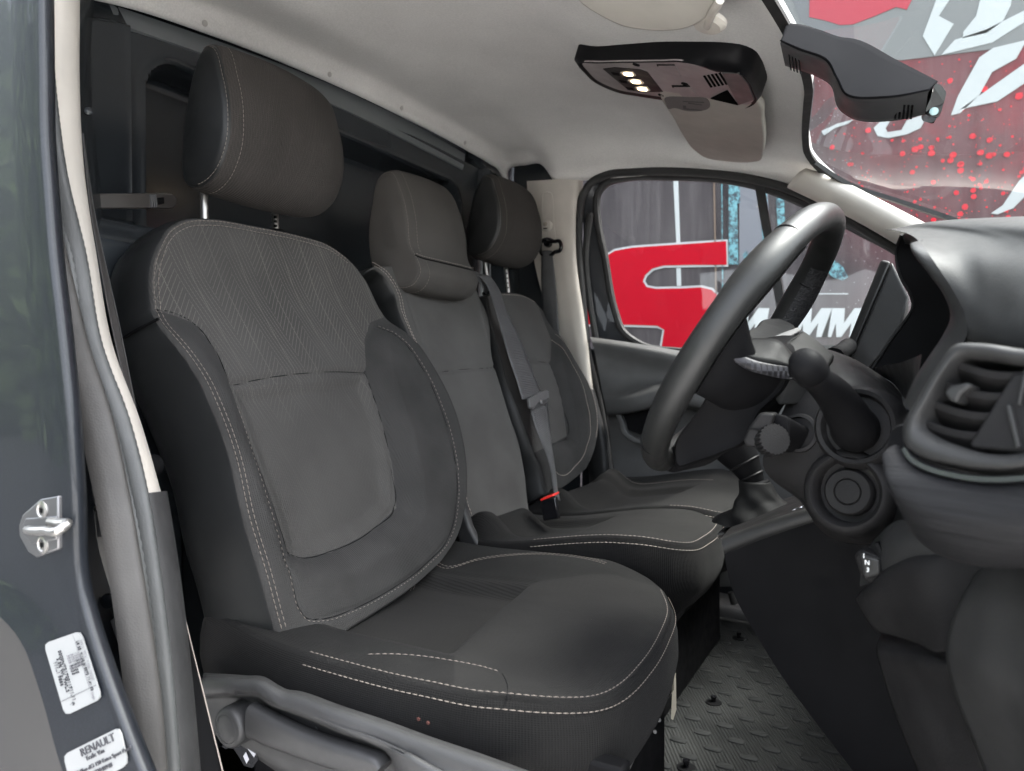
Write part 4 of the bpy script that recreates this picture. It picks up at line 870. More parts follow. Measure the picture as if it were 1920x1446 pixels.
cp_, _, _, _ = cushion('cushion', pb, PC, p_back, p_far, p_front, p_near, 80, 80, (mat_cb, mat_cc, mat_cs), np.array([(-.84, 1.55), (-.5, 1.55), (-.44, 1.45), (-.2, 1.45), (-.2, 2.1), (-.45, 2.1), (-.47, 1.9), (-.84, 1.9)]), rings_c)
mb = MB(); edge_dashes(mb, PC, np.vstack([p_near[2:], p_front[1:]]), 1, .0025, .0088, .0105, **kk); edge_dashes(mb, PC, np.array([(-.72, 1.93), (-.62, 1.935), (-.50, 1.925), (-.44, 1.91)]), 1, 0, .2, .2, **kk)
mb.build('cushion_stitching', M['thread'], cp_, ang=180)
# ---------------------------------------------------------------- steering wheel
wt = R(33.82); WC = V3(-.1731, .8842, .7544); We = V3(math.sin(wt), 0, math.cos(wt)); Wn = V3(-math.cos(wt), 0, math.sin(wt)); Wl = V3(0, 1, 0)
sw = thing('steering_wheel', 'black leather three-spoke steering wheel with chrome trims in front of the driver seat', 'steering wheel', tuple(WC))
ang = np.linspace(0, 2*math.pi, 160, endpoint=False)
rimp = lambda a, r=.1686, h=0: WC+r*(math.cos(a)*We+math.sin(a)*Wl)+Wn*h
def rim_r(a):
    g = abs((math.degrees(a)+180) % 360-180); return .0158+.0022*math.exp(-((g-62)/14)**2)+.0008*math.exp(-((g-110)/20)**2)
mb = MB(); mb.tube([rimp(a) for a in ang], [rim_r(a) for a in ang], 26, closed=True, flat=1.12); mb.build('rim', M['leather'], sw, ang=180)
for a in (-44, -143, 50, 143):
    a = R(a); T = unit(rimp(a+.02)-rimp(a-.02)); MB().lathe(rimp(a)-T*.0008, T, [(rim_r(a)*1.06, 0), (rim_r(a)*1.075, .0008), (rim_r(a)*1.06, .0016)], 30).build('rim_seam', M['black_plastic'], sw)
mb = MB(); st_l = [rimp(a, .1686-rim_r(a)*.98, 0) for a in np.linspace(R(25), R(120), 120)]
tx = NT('perforated_leather').set((.014, .014, .015), .5); v_ = tx.n('ShaderNodeTexVoronoi'); v_.inputs['Scale'].default_value = 330; tx.l(tx.co(), v_.inputs['Vector']); tx.bump(v_.outputs['Distance'], .0012, 1); tx.l(tx.mix(tx.rng(v_.outputs['Distance'], .2, .6, 0, 1), (.008, .008, .009), (.03, .03, .032)), tx.b.inputs['Base Color'])
for lo_, hi_ in ((38, 110), (-110, -38)):
    aa = np.linspace(R(lo_), R(hi_), 60); mb = MB()
    mb.grid(np.stack([[rimp(a, .1686+(rim_r(a)+.0006)*math.cos(q), (rim_r(a)*1.12+.0006)*math.sin(q)) for a in aa] for q in np.linspace(R(150), R(265), 14)])); mb.build('grip_patch', tx.m, sw, fix=True)
# hub block: side outlines lofted across the van
hub = P_('1380,660 1412,644 1450,646 1476,664 1484,692 1478,716 1424,776 1392,834 1354,852 1296,872 1266,880 1260,848 1312,762 1345,700')
h0 = spl([aY(*p, .80) for p in hub], 60, True); hc = h0.mean(0)
def hubring(y, s, up): q = hc+(h0-hc)*s; q[:, 1] = y; return q+We*up
mb = MB(); mb.loft([hubring(.803, .80, 0), hubring(.800, .93, 0), hubring(.806, 1.0, 0), hubring(.83, 1.03, .004), hubring(.885, 1.06, .012), hubring(.94, 1.03, .004), hubring(.962, 1.0, 0), hubring(.966, .9, 0)])
mb.build('hub', M['black_plastic'], sw, ang=50)
cov = spl([aY(x, y, q) for x, y, q in ((1392, 632, .82), (1418, 612, .86), (1441, 597, .92), (1466, 598, .94), (1488, 610, .93), (1492, 616, .90), (1462, 628, .86), (1420, 643, .82))], 40, True)
MB().slab(cov, tuple(-We*.02)).build('airbag_cover', M['hub_plastic'], sw, bevel=.003, seg=3, ang=60)
MB().slab([aY(x, y, q)+We*.0015 for x, y, q in ((1424, 643, .825), (1462, 627, .865), (1494, 615, .90), (1502, 621, .90), (1478, 634, .87), (1458, 648, .835), (1440, 648, .825))], tuple(-We*.010)).build('chrome_trim', M['grey_plastic'], sw, bevel=.0012)
# spokes towards the rim
def spoke(sgn, name):
    r0 = [aY(x, y, .812) for x, y in ((1380, 684), (1404, 692), (1440, 704), (1474, 710), (1430, 765), (1345, 762), (1328, 735), (1350, 700))]
    r1 = [rimp(R(-82), .156, -.004), rimp(R(-78), .154, -.008), rimp(R(-76), .152, -.014), rimp(R(-80), .150, -.022), rimp(R(-90), .150, -.026), rimp(R(-106), .150, -.022), rimp(R(-112), .154, -.010), rimp(R(-98), .156, -.004)]
    rs = [spl(r, 40, True) for r in (r0, r1)]; rs = [rs[0], rs[0]*.6+rs[1]*.4, rs[0]*.3+rs[1]*.7, rs[1]]
    if sgn < 0: rs = [np.c_[r[:, 0], 2*WC[1]-r[:, 1], r[:, 2]] for r in rs]
    return MB().loft(rs).build(name, M['black_plastic'], sw, ang=60)
spoke(1, 'spoke'); spoke(-1, 'spoke')
cf = NT('carbon_weave').set((.03, .03, .032), .35); wv = cf.n('ShaderNodeTexChecker'); wv.inputs['Scale'].default_value = 210; cf.l(cf.co('Object', (1, 1, .6)), wv.inputs[0]); cf.l(cf.mix(wv.outputs['Fac'], (.008, .008, .009), (.032, .032, .036)), cf.b.inputs['Base Color']); cf.bump(wv.outputs['Fac'], .0006, .5)
tp = lambda s, y: [aY(*p, y) for p in P_(s)]
L3 = lambda *r: [aY(x, y, q) for x, y, q in r]
up_ = spl(L3((1366, 660, .742), (1374, 653, .748), (1396, 642, .775), (1430, 639, .795), (1460, 644, .80), (1474, 660, .80), (1481, 682, .79)), 24); lo_ = spl(L3((1370, 663, .738), (1390, 668, .748), (1422, 679, .760), (1450, 684, .772), (1480, 688, .785)), 24)
mb = MB(); mb.grid(np.stack([up_+V3(.004, .01, -.006), up_]+[up_*(1-t)+lo_*t+V3(-.002, -.002, .002)*math.sin(math.pi*t) for t in np.linspace(.15, .85, 5)]+[lo_])); mb.build('spoke_cap', M['hub_plastic'], sw, ang=180, fix=False, solid=.003)
l2_ = spl(L3((1376, 674, .740), (1398, 689, .750), (1428, 699, .760), (1454, 705, .772), (1480, 709, .786)), 24)
mb = MB(); mb.grid(np.stack([lo_*(1-t)+l2_*t+V3(-.002, -.003, .001)*math.sin(math.pi*t) for t in np.linspace(0, 1, 6)]+[l2_+V3(.004, .02, 0)])); mb.build('woven_strip', cf.m, sw, ang=180, fix=False, solid=.002)
MB().slab(tp('1262,834 1274,818 1298,802 1304,808 1300,830 1264,846', .85), (0, .03, 0)).build('chrome_trim', M['grey_plastic'], sw, bevel=.002)
rs = [spl([aY(x, y, .86) for x, y in ((1300, 800), (1345, 800), (1354, 850), (1290, 872), (1280, 850))], 24, True), spl([aY(x, y, .875) for x, y in ((1252, 846), (1275, 835), (1288, 866), (1262, 886), (1246, 880))], 24, True)]
MB().loft(rs).build('spoke', M['black_plastic'], sw)

# ---------------------------------------------------------------- steering column
sc_ = thing('steering_column', 'dark steering column shroud with stalk and round key barrel blank', 'steering column', (-.05, .88, .66))
A1 = spl([aY(x, y, .82) for x, y in ((1462, 655), (1510, 622), (1566, 668), (1600, 690), (1560, 760), (1500, 850), (1440, 872), (1425, 800), (1450, 720))], 48, True)
# shroud: right-hand face with raised collars, rounded towards the back
sh = [((1490, 700), (1530, 672), (1580, 674), (1690, 742)), ((1470, 765), (1525, 720), (1600, 726), (1700, 800)), ((1432, 850), (1500, 810), (1600, 800), (1705, 850)), ((1430, 868), (1490, 885), (1590, 900), (1690, 900)), ((1500, 940), (1540, 960), (1610, 975), (1690, 960)), ((1530, 985), (1565, 1005), (1620, 1010), (1700, 1000))]
yy = [(.85, .87, .90, .90), (.825, .82, .815, .80), (.815, .80, .785, .77), (.815, .80, .785, .77), (.84, .805, .79, .785), (.88, .84, .82, .83)]
fr = [[aY(*p, q) for p, q in zip(r, y)] for r, y in zip(sh, yy)]
top = [p+V3(.0, .16, .0) for p in fr[0]]; bot = [p+V3(0, .14, -.01) for p in fr[-1]]
G = patch([top]+fr+[bot], 50, 70); mb = MB(); mb.grid(G); mb.build('shroud', M['dash'], sc_, ang=180, fix=False)
MB().slab([aY(x, y, q) for x, y, q in ((1462, 652, .815), (1482, 634, .84), (1505, 618, .88), (1535, 640, .88), (1566, 667, .87), (1553, 685, .83), (1516, 692, .81), (1484, 694, .805))], tuple(-We*.04+Wn*-.01)).build('column_collar', M['hub_plastic'], sc_, bevel=.003, seg=3)
def collar(c, ax, prof, name, mat, par): return MB().lathe(c, ax, prof, 40).build(name, mat, par, ang=50)
nv_ = unit(V3(-.25, -.95, .16)); kc = aY(1588, 922, .773)
kb = collar(kc, nv_, [(.046, -.03), (.0425, .0), (.038, .006), (.0345, .007), (.031, .004), (.0295, -.010), (.0295, -.012)], 'key_barrel_ring', M['dash'], sc_)
collar(kc, nv_, [(.0235, -.013), (.0235, -.004), (.021, -.001), (.0135, -.001), (.0125, -.003), (.0115, -.001), (.002, -.0005)], 'key_barrel_cap', M['dash'], kb)
sb = aY(1600, 800, .762); stt = aY(1512, 686, .665)
collar(sb+V3(0, .01, 0), nv_, [(.043, -.03), (.041, -.007), (.037, -.001), (.033, -.002), (.030, -.010)], 'stalk_collar', M['dash'], sc_)
q = [sb+V3(0, .03, -.004), sb, sb*.82+stt*.18+V3(0, 0, .004), sb*.6+stt*.4+V3(0, 0, .006), sb*.35+stt*.65+V3(0, 0, .003), sb*.2+stt*.8, sb*.08+stt*.92, stt]
stk = MB().tube(spl(q, 40), spl([[r, 0, 0] for r in (.024, .0225, .0180, .0140, .0112, .0106, .0105, .0105)], 40)[:, 0], 24).build('stalk', M['black_plastic'], sc_, ang=50)
dd = unit(stt-sb); MB().lathe(stt-dd*.016, dd, [(.0112, -.001), (.0140, .0), (.0148, .0015), (.0140, .003), (.0150, .0045), (.0153, .011), (.0147, .019), (.0118, .0265), (.0055, .030), (.001, .0305)], 28).build('stalk_knob', M['black_plastic'], stk, ang=60)
s0, s1 = aY(1562, 672, 1.0), aY(1590, 650, 1.12)
MB().tube([s0, s0*.5+s1*.5, s1], [.014, .011, .012], 16).build('stalk', M['black_plastic'], sc_)
# satellite control below the spoke
r0 = spl(tp('1500,800 1520,806 1514,826 1488,848 1470,846 1476,812', .80), 24, True); r1 = spl(tp('1446,776 1478,784 1480,802 1466,842 1434,850 1428,820', .765), 24, True)
sat = MB().loft([r0, r0*.5+r1*.5, r1]).build('remote_pod', M['black_plastic'], sc_, bevel=.002)
MB().slab(tp('1424,774 1452,776 1444,806 1420,840 1398,838 1392,826 1404,800', .752), (0, .028, 0)).build('rocker_button', M['dash'], sat, bevel=.003, seg=3)
MB().slab(tp('1405,802 1443,806 1441,809 1403,805', .7508), (0, .004, 0)).build('rocker_seam', M['black_plastic'], sat)
wc_ = aY(1452, 824, .752); wx = unit(V3(.5, -.75, .25)); mb = MB()
e_ = unit(np.cross(wx, V3(0, 0, 1))); g_ = np.cross(wx, e_); k = 72
rings = []
for h, s in ((-.013, .97), (-.012, 1.0), (.0, 1.0), (.0015, .95), (.0018, .6)):
    rings.append([wc_+wx*h+(.0165 if i % 3 else .0152)*s*(math.cos(i*2*math.pi/k)*e_+math.sin(i*2*math.pi/k)*g_) for i in range(k)])
mb.loft(rings).build('thumb_wheel', M['dash'], sat, ang=25)
collar(aY(1497, 812, .797), nv_, [(.022, -.01), (.020, .001), (.017, .002), (.0165, -.003)], 'pod_recess', M['dash'], sc_)

# ---------------------------------------------------------------- dashboard
db = thing('dashboard', 'charcoal dashboard with instrument hood, air vent and knee panel at the right edge', 'dashboard', (.2, .9, .6))
L_ = lambda *r: [aY(x, y, q) for x, y, q in r]
# instrument hood: near lip band, cavity, top
lipn = L_((1712, 462, .74), (1718, 484, .705), (1745, 515, .70), (1776, 560, .70), (1783, 592, .70), (1768, 628, .70), (1742, 667, .70), (1716, 708, .70), (1700, 748, .70))
crs = L_((1722, 452, .735), (1742, 478, .69), (1770, 518, .675), (1796, 560, .665), (1812, 600, .655), (1812, 632, .65), (1790, 660, .655), (1750, 720, .665), (1712, 775, .68))
lipf = L_((1692, 440, 1.03), (1682, 470, 1.05), (1690, 520, 1.05), (1708, 552, 1.05), (1713, 572, 1.05), (1696, 605, 1.05), (1672, 638, 1.05), (1650, 672, 1.05), (1630, 702, 1.05))
lips = spl(lipn, 40); lf = spl(lipf, 40)
mid_ = lambda f, dz: lips*(1-f)+lf*f+V3(0, 0, dz)
G = patch([crs, [a*.5+b*.5+V3(-.004, -.004, 0) for a, b in zip(crs, lipn)], lipn], 50, 12); mb = MB(); mb.grid(G); mb.build('hood_lip', M['dash_soft'], db, ang=180, fix=False)
# cavity: side wall, binnacle back and floor
mb = MB(); wall_ = np.stack([lips, lips+V3(.03, .006, -.002), lips+V3(.09, .03, -.01)]); mb.grid(wall_); wall2 = np.stack([lf, lf+V3(.03, -.006, -.002), lf+V3(.09, -.03, -.01)]); mb.grid(wall2)
mb.grid(np.stack([wall_[2], wall_[2]*.5+wall2[2]*.5+V3(.01, 0, .0), wall2[2]])); mb.build('instrument_cavity', M['black_plastic'], db, fix=False)
mb = MB(); G = patch([L_((1640, 690, 1.05), (1662, 685, .95), (1700, 676, .80), (1728, 664, .72)), L_((1652, 705, 1.04), (1680, 715, .93), (1712, 720, .80), (1722, 700, .715)), L_((1660, 690, 1.0), (1690, 740, .90), (1712, 760, .80), (1704, 748, .72))], 20, 12); mb.grid(G); mb.build('cluster_floor', M['dash_soft'], db, fix=False)
for off_ in (0,): MB().tube(lf+V3(-.001, -.001, 0), .0018, 8).build('hood_edge', M['dash'], db)
bw_ = spl(L_((1690, 447, 1.045), (1696, 437, 1.0), (1708, 433, .90), (1718, 440, .80), (1722, 454, .735)), 30)
mb = MB(); mb.grid(np.stack([lf[0]*0+np.array([spl(np.array([lf[3], lips[2]]), 30)[i] for i in range(30)])+V3(.02, 0, -.004), bw_+V3(.004, 0, -.008), bw_, bw_+V3(.003, 0, .001)])); mb.build('hood_brow', M['dash_top'], db, ang=180, fix=False)
# top of the hood / dash top
rid = [(1702, 431, .98), (1745, 416, .87), (1830, 413, .80), (1920, 414, .74), (2060, 420, .66), (2300, 430, .56)]
rows = [[V3(p[0]+.42, p[1], min(p[2]-.06, .84)) for p in L_(*rid)], [V3(p[0]+.16, p[1], p[2]-.012) for p in L_(*rid)], L_(*rid),
        L_((1722, 452, .735), (1790, 458, .73), (1850, 462, .71), (1920, 468, .675), (2060, 480, .60), (2300, 500, .50)),
        L_((1742, 478, .69), (1800, 490, .69), (1850, 497, .67), (1920, 507, .638), (2060, 525, .57), (2300, 555, .48)),
        L_((1770, 518, .675), (1812, 530, .668), (1856, 541, .648), (1920, 556, .613), (2060, 578, .55), (2300, 610, .465)),
        L_((1796, 560, .665), (1825, 572, .652), (1860, 582, .634), (1920, 598, .598), (2060, 620, .54), (2300, 655, .455)),
        L_((1812, 600, .655), (1834, 608, .643), (1864, 617, .623), (1920, 630, .590), (2060, 654, .533), (2300, 695, .452)),
        L_((1812, 630, .653), (1836, 638, .642), (1864, 646, .622), (1920, 658, .59), (2060, 682, .535), (2300, 722, .455)),
        L_((1814, 636, .68), (1838, 644, .67), (1866, 652, .65), (1920, 664, .62), (2060, 688, .56), (2300, 728, .48))]
G = patch(rows, 70, 70); mb = MB(); mb.grid(G); mb.build('dash_top', M['dash_top'], db, ang=60, fix=False)
rows = [[V3(p[0]+.40, p[1], .815) for p in L_((1700, 432, 1.0), (1690, 440, 1.05))]+[V3(.42, 1.4, .82), V3(.35, 2.08, .84)], [V3(.10, 1.0, .845), V3(.09, 1.12, .83), V3(.10, 1.4, .82), V3(.05, 2.08, .82)], [V3(.04, 1.06, .78), V3(.03, 1.12, .77), V3(.03, 1.4, .75), V3(.0, 2.08, .76)], [V3(.10, 1.06, .50), V3(.10, 1.12, .50), V3(.10, 1.4, .50), V3(.06, 2.08, .52)], [V3(.3, 1.06, .20), V3(.3, 1.12, .20), V3(.3, 1.4, .20), V3(.3, 2.08, .2)]]
mb = MB(); mb.grid(patch(rows, 24, 40)); mb.build('dash_far_half', M['dash'], db, fix=False)
# air vent pod, angled to the driver's door
Vp = aY(1800, 750, .55); Vn = unit(V3(-.5, -.84, .2))
vp = lambda s, h=0: [aP(x, y, Vp+Vn*h, Vn) for x, y in P_(s)]
bz_o = spl(vp('1790,646 1840,642 1900,650 1990,668 2020,720 2010,840 1960,872 1900,884 1846,884 1780,874 1722,858 1696,838 1692,805 1722,745 1762,680'), 100, True)
bz_m = spl(vp('1796,655 1840,652 1900,662 1980,678 2005,722 1995,832 1950,862 1900,874 1846,873 1784,862 1732,846 1706,829 1704,806 1732,750 1770,690', .010), 100, True)
bz_i = spl(vp('1802,672 1842,672 1900,682 1965,695 1985,728 1975,818 1940,842 1900,852 1848,850 1790,834 1746,815 1729,800 1730,788 1748,752 1780,696', .004), 100, True)
bz_d = bz_i-Vn*.04+ (bz_i.mean(0)-bz_i)*.12
mb = MB(); mb.grid(np.stack([bz_o-Vn*.035, bz_o-Vn*.006, bz_o*.6+bz_m*.4+Vn*.003, bz_m, bz_m*.5+bz_i*.5+Vn*.002, bz_i, bz_i-Vn*.012, bz_d]), cu=True); mb.build('vent_bezel', M['dash_soft'], db, ang=180, fix=False)
mb = MB(); mb.loft([bz_d, bz_d-Vn*.004]); mb.build('vent_back', M['black_plastic'], db)
for y0 in (686, 725, 762, 798):
    dxl = (y0-690)*-.50
    p = [vp('%f,%f' % (1794+dxl+t*140, y0+8+t*24+10*math.sin(math.pi*t)), -.008)[0] for t in np.linspace(0, 1, 10)]
    MB().sweep(spl(p, 16), [(-.002, -.012), (.002, -.012), (.0028, .006), (.0, .010), (-.0028, .006)], tuple(unit(Vn+V3(0, 0, .9)))).build('vent_louvre', M['dash'], db, bevel=.0008)
tab = MB().slab(vp('1768,736 1780,722 1812,716 1822,722 1800,738 1792,756 1778,750', .006), tuple(-Vn*.014)).build('vent_tab', M['dash_soft'], db, bevel=.003, seg=3)
MB().slab(vp('1898,700 1990,690 1990,720 1925,850 1824,841 1815,833', .002), tuple(-Vn*.02)).build('vent_flap', M['dash'], db, bevel=.002)
for s in ('1885,760 1893,758 1912,838 1904,840', '1920,690 1926,691 1912,760 1906,758'): MB().slab(vp(s, .006), tuple(-Vn*.012)).build('flap_rib', M['dash_soft'], db, bevel=.0006)
# bright strip and brushed dark pad under the vent
cs = vp('1697,842 1712,862 1740,878 1790,892 1850,900 1920,898 2010,885', .004)
MB().sweep(spl(cs, 50), [(-.0022, -.003), (.0022, -.003), (.0028, .0), (.0015, .003), (-.0015, .003), (-.0028, 0)], tuple(Vn)).build('bright_strip', flat('dark_chrome', (.10, .10, .11), .3, .9), db, ang=60)
bw = NT('brushed_dark_trim').set((.012, .012, .013), .5, spec=.15); nz = bw.noise(bw.co('Object', (3, 3, 120)), 4, 5, .7); bw.l(bw.mix(bw.rng(nz, .3, .7, 0, 1), (.004, .004, .0045), (.014, .014, .015)), bw.b.inputs['Base Color']); bw.bump(nz, .002, .6)
rows = [vp('1694,845 1712,866 1745,884 1800,898 1860,905 1940,902 2100,880', .0), vp('1676,835 1690,880 1740,910 1800,925 1870,930 1950,925 2100,910', .012), vp('1656,850 1670,910 1730,950 1800,968 1880,972 1960,965 2100,950', .016), vp('1662,890 1685,950 1735,990 1800,1012 1880,1020 1960,1012 2100,1000', .008), vp('1690,960 1712,1000 1755,1030 1810,1048 1880,1055 1960,1050 2100,1040', -.010), vp('1705,980 1730,1020 1770,1045 1820,1060 1890,1066 1960,1060 2100,1050', -.04)]
rows = [rows[0]]+rows[1:]
mb = MB(); mb.grid(patch(rows, 60, 40)); mb.build('brushed_pad', bw.m, db, ang=180, fix=False)
MB().lathe(vp('1664,830')[0]+V3(.01, .03, 0), Vn, [(.012, 0), (.010, .003), (.006, .002)], 20).build('sensor_plug', M['black_plastic'], db)
# panel body behind the vent (joins hood, vent and column)
rows = [L_((1700, 745, .72), (1740, 690, .68), (1790, 650, .66), (1830, 640, .64), (1920, 650, .60)), L_((1690, 790, .70), (1716, 760, .67), (1780, 690, .62), (1850, 680, .60), (1920, 690, .58)), L_((1675, 850, .68), (1700, 840, .63), (1760, 830, .60), (1850, 850, .60), (1920, 860, .58)), L_((1640, 940, .74), (1690, 960, .66), (1760, 960, .63), (1850, 970, .62), (1920, 980, .6)), L_((1600, 1010, .80), (1680, 1030, .70), (1760, 1040, .66), (1850, 1060, .64), (1920, 1070, .62))]
G = patch([[p+V3(.02, .03, 0) for p in r] for r in rows], 30, 30); mb = MB(); mb.grid(G); mb.build('dash_side', M['dash'], db, fix=False)
# lower knee panels
rows = [L_((1640, 1010, .78), (1690, 975, .72), (1720, 990, .68), (1760, 1030, .66)), L_((1618, 1050, .76), (1650, 1030, .72), (1700, 1030, .68), (1762, 1040, .655)), L_((1612, 1100, .75), (1650, 1085, .72), (1700, 1052, .68), (1764, 1043, .655))]
mb = MB(); mb.grid(patch(rows, 20, 14)); mb.build('switch_panel', M['dash_soft'], db, fix=False)
rows = [L_((1614, 1130, .785), (1638, 1104, .755), (1678, 1068, .725), (1718, 1051, .70), (1766, 1036, .68), (1800, 1028, .67)), L_((1622, 1142, .745), (1648, 1116, .712), (1690, 1082, .682), (1730, 1066, .66), (1780, 1054, .65), (1850, 1060, .63)), L_((1632, 1160, .74), (1680, 1150, .70), (1720, 1140, .67), (1770, 1140, .645), (1800, 1120, .635), (1840, 1110, .625)), L_((1648, 1180, .745), (1690, 1190, .71), (1730, 1205, .68), (1770, 1222, .65), (1786, 1215, .64), (1800, 1200, .635))]
mb = MB(); mb.grid(patch(rows, 40, 30)); mb.build('knee_panel', M['dash'], db, ang=180, fix=False, solid=.004)
rows = [L_((1646, 1180, .80), (1690, 1191, .77), (1740, 1208, .735), (1784, 1230, .69)), L_((1654, 1190, .778), (1695, 1202, .742), (1740, 1220, .708), (1785, 1240, .668)), L_((1652, 1228, .735), (1695, 1236, .702), (1740, 1245, .672), (1788, 1252, .648)), L_((1658, 1250, .74), (1700, 1255, .705), (1745, 1260, .676), (1790, 1262, .652)), L_((1690, 1350, .74), (1730, 1355, .705), (1780, 1350, .68), (1820, 1345, .655)), L_((1735, 1460, .74), (1770, 1460, .71), (1820, 1460, .68), (1862, 1460, .66)), L_((1780, 1560, .74), (1820, 1560, .71), (1870, 1560, .68), (1910, 1560, .66)), L_((1930, 1900, .74), (1970, 1900, .71), (2030, 1900, .68), (2075, 1900, .66))]
mb = MB(); mb.grid(patch(rows, 24, 60)); mb.build('lower_panel', M['dash'], db, ang=180, fix=False, solid=.004)
rows = [L_((1846, 1078, .628), (1880, 1060, .61), (1930, 1060, .59), (2100, 1080, .5)), L_((1815, 1125, .622), (1860, 1120, .60), (1930, 1120, .575), (2100, 1130, .5)), L_((1790, 1180, .632), (1850, 1190, .60), (1930, 1190, .57), (2100, 1190, .5)), L_((1785, 1225, .640), (1850, 1250, .60), (1930, 1260, .57), (2100, 1270, .5)), L_((1800, 1300, .645), (1870, 1330, .61), (1930, 1340, .58), (2100, 1350, .5)), L_((1835, 1390, .65), (1890, 1410, .62), (1950, 1420, .59), (2100, 1430, .5)), L_((1870, 1480, .65), (1920, 1490, .62), (1980, 1500, .59), (2100, 1500, .52)), L_((1900, 1560, .65), (1950, 1560, .62), (2000, 1560, .59), (2150, 1560, .52)), L_((2060, 1900, .65), (2110, 1900, .62), (2170, 1900, .59), (2330, 1900, .52))]
mb = MB(); mb.grid(patch(rows, 24, 60)); mb.build('fuse_cover', M['dash_soft'], db, ang=180, fix=False, solid=.005)
rows = [[V3(x, y, z) for x, y in ((.115, .575), (.14, .51), (.19, .470), (.5, .455), (.98, .45))] for z in (.06, .3, .55, .80)]
mb = MB(); mb.grid(patch(rows, 24, 16)); mb.build('dash_end_panel', M['dash'], db, fix=False)
# headlamp level wheel with printed symbols
tw_c = aY(1632, 1062, .735)
hs = MB().slab(L_((1610, 1030, .725), (1622, 1034, .722), (1652, 1046, .715), (1656, 1082, .715), (1630, 1098, .722), (1612, 1076, .726), (1600, 1044, .728)), (.004, .02, 0)).build('level_switch', M['dash'], db, bevel=.003, seg=3)
MB().slab(L_((1612, 1038, .719), (1648, 1050, .712), (1650, 1078, .712), (1620, 1086, .718)), (.002, .01, 0)).build('switch_face', M['dash_soft'], hs, bevel=.002)
WP = flat('print_white', (.72, .74, .74), .5)
for (x, y), ch in (((1618, 1046), 'I'), ((1621, 1058), 'N'), ((1624, 1072), '3')):
    o_ = aY(x, y, .712); text_part(ch, 'printed_symbol', WP, hs, o_, aY(x+12, y+2, .710)-o_, aY(x, y-12, .712)-o_, .0058)
mb = MB().slab(L_((1640, 1020, .718), (1655, 1046, .714), (1658, 1080, .714), (1662, 1080, .714), (1660, 1046, .714), (1646, 1018, .718)), (.001, .01, 0)); mb.build('switch_slot', M['black_plastic'], db)
# centre console side with gear lever surround
rows = [L_((1352, 1012, 1.05), (1440, 978, 1.05), (1535, 950, 1.05), (1620, 930, 1.05), (1720, 930, 1.05)), L_((1358, 1040, 1.045), (1440, 1008, 1.045), (1535, 980, 1.04), (1640, 960, 1.04), (1740, 960, 1.04)), L_((1368, 1090, 1.05), (1440, 1080, 1.045), (1540, 1060, 1.04), (1650, 1050, 1.04), (1760, 1050, 1.04)), L_((1386, 1135, 1.05), (1460, 1130, 1.045), (1560, 1130, 1.04), (1680, 1130, 1.04), (1780, 1130, 1.04)), L_((1412, 1180, 1.05), (1500, 1200, 1.045), (1600, 1220, 1.04), (1720, 1230, 1.04), (1800, 1230, 1.04)), L_((1462, 1262, 1.05), (1540, 1300, 1.045), (1640, 1330, 1.04), (1760, 1350, 1.04), (1840, 1350, 1.04)), L_((1530, 1355, 1.05), (1600, 1400, 1.045), (1680, 1420, 1.04), (1800, 1440, 1.04), (1900, 1440, 1.04)), L_((1612, 1462, 1.05), (1680, 1500, 1.045), (1760, 1520, 1.04), (1850, 1520, 1.04), (1950, 1520, 1.04)), L_((1790, 1700, 1.05), (1850, 1740, 1.045), (1930, 1760, 1.04), (2020, 1760, 1.04), (2120, 1760, 1.04))]
G = patch(rows, 40, 60); back_ = G[:, 0]+V3(.0, .24, -.005)
G2 = np.concatenate([back_[:, None], (G[:, :1]+V3(0, .02, 0)), G], 1); mb = MB(); mb.grid(G2); mb.build('console_side', M['black_plastic'], db, ang=60, fix=False)
rows = [L_((1352, 1010, 1.05), (1440, 976, 1.05), (1535, 948, 1.05), (1640, 920, 1.05)), [p+V3(-.008, .10, -.004) for p in L_((1352, 1010, 1.05), (1440, 976, 1.05), (1535, 948, 1.05), (1640, 920, 1.05))], [p+V3(-.004, .24, -.004) for p in L_((1352, 1010, 1.05), (1440, 976, 1.05), (1535, 948, 1.05), (1640, 920, 1.05))]]
mb = MB(); mb.grid(patch(rows, 30, 14)); mb.build('console_top', M['dash'], db, fix=False)
rows = [L_((1351, 1009, 1.052), (1440, 975, 1.052), (1535, 947, 1.052), (1640, 917, 1.052)), L_((1352, 1013, 1.044), (1440, 979, 1.043), (1535, 951, 1.042), (1640, 922, 1.042)), L_((1357, 1034, 1.041), (1442, 1001, 1.040), (1537, 973, 1.039), (1640, 948, 1.039)), L_((1359, 1040, 1.046), (1443, 1007, 1.045), (1538, 979, 1.044), (1640, 954, 1.044))]
mb = MB(); mb.grid(patch(rows, 40, 10)); mb.build('console_edge_band', M['dash_soft'], db, ang=60, fix=False)
# centre screen, seen from its end
scn = thing('centre_screen', 'slim dark centre display standing on the dash, seen edge-on behind the column', 'display', (-.02, 1.2, .72))
oc = L_((1652, 486, 1.16), (1672, 490, 1.15), (1704, 558, 1.14), (1690, 612, 1.14), (1648, 672, 1.14), (1622, 698, 1.14), (1594, 672, 1.15), (1584, 654, 1.16))
MB().slab([oc[i] for i in (1, 2, 3, 4, 5, 6)], (0, .24, 0)).build('housing', M['dash_soft'], scn, bevel=.004, seg=3)
MB().slab([oc[0], oc[1]+V3(-.001, 0, 0), oc[6]+V3(-.001, 0, 0), oc[7]], (0, .26, 0)).build('glass_front', M['dash_soft'], scn, bevel=.004, seg=3)

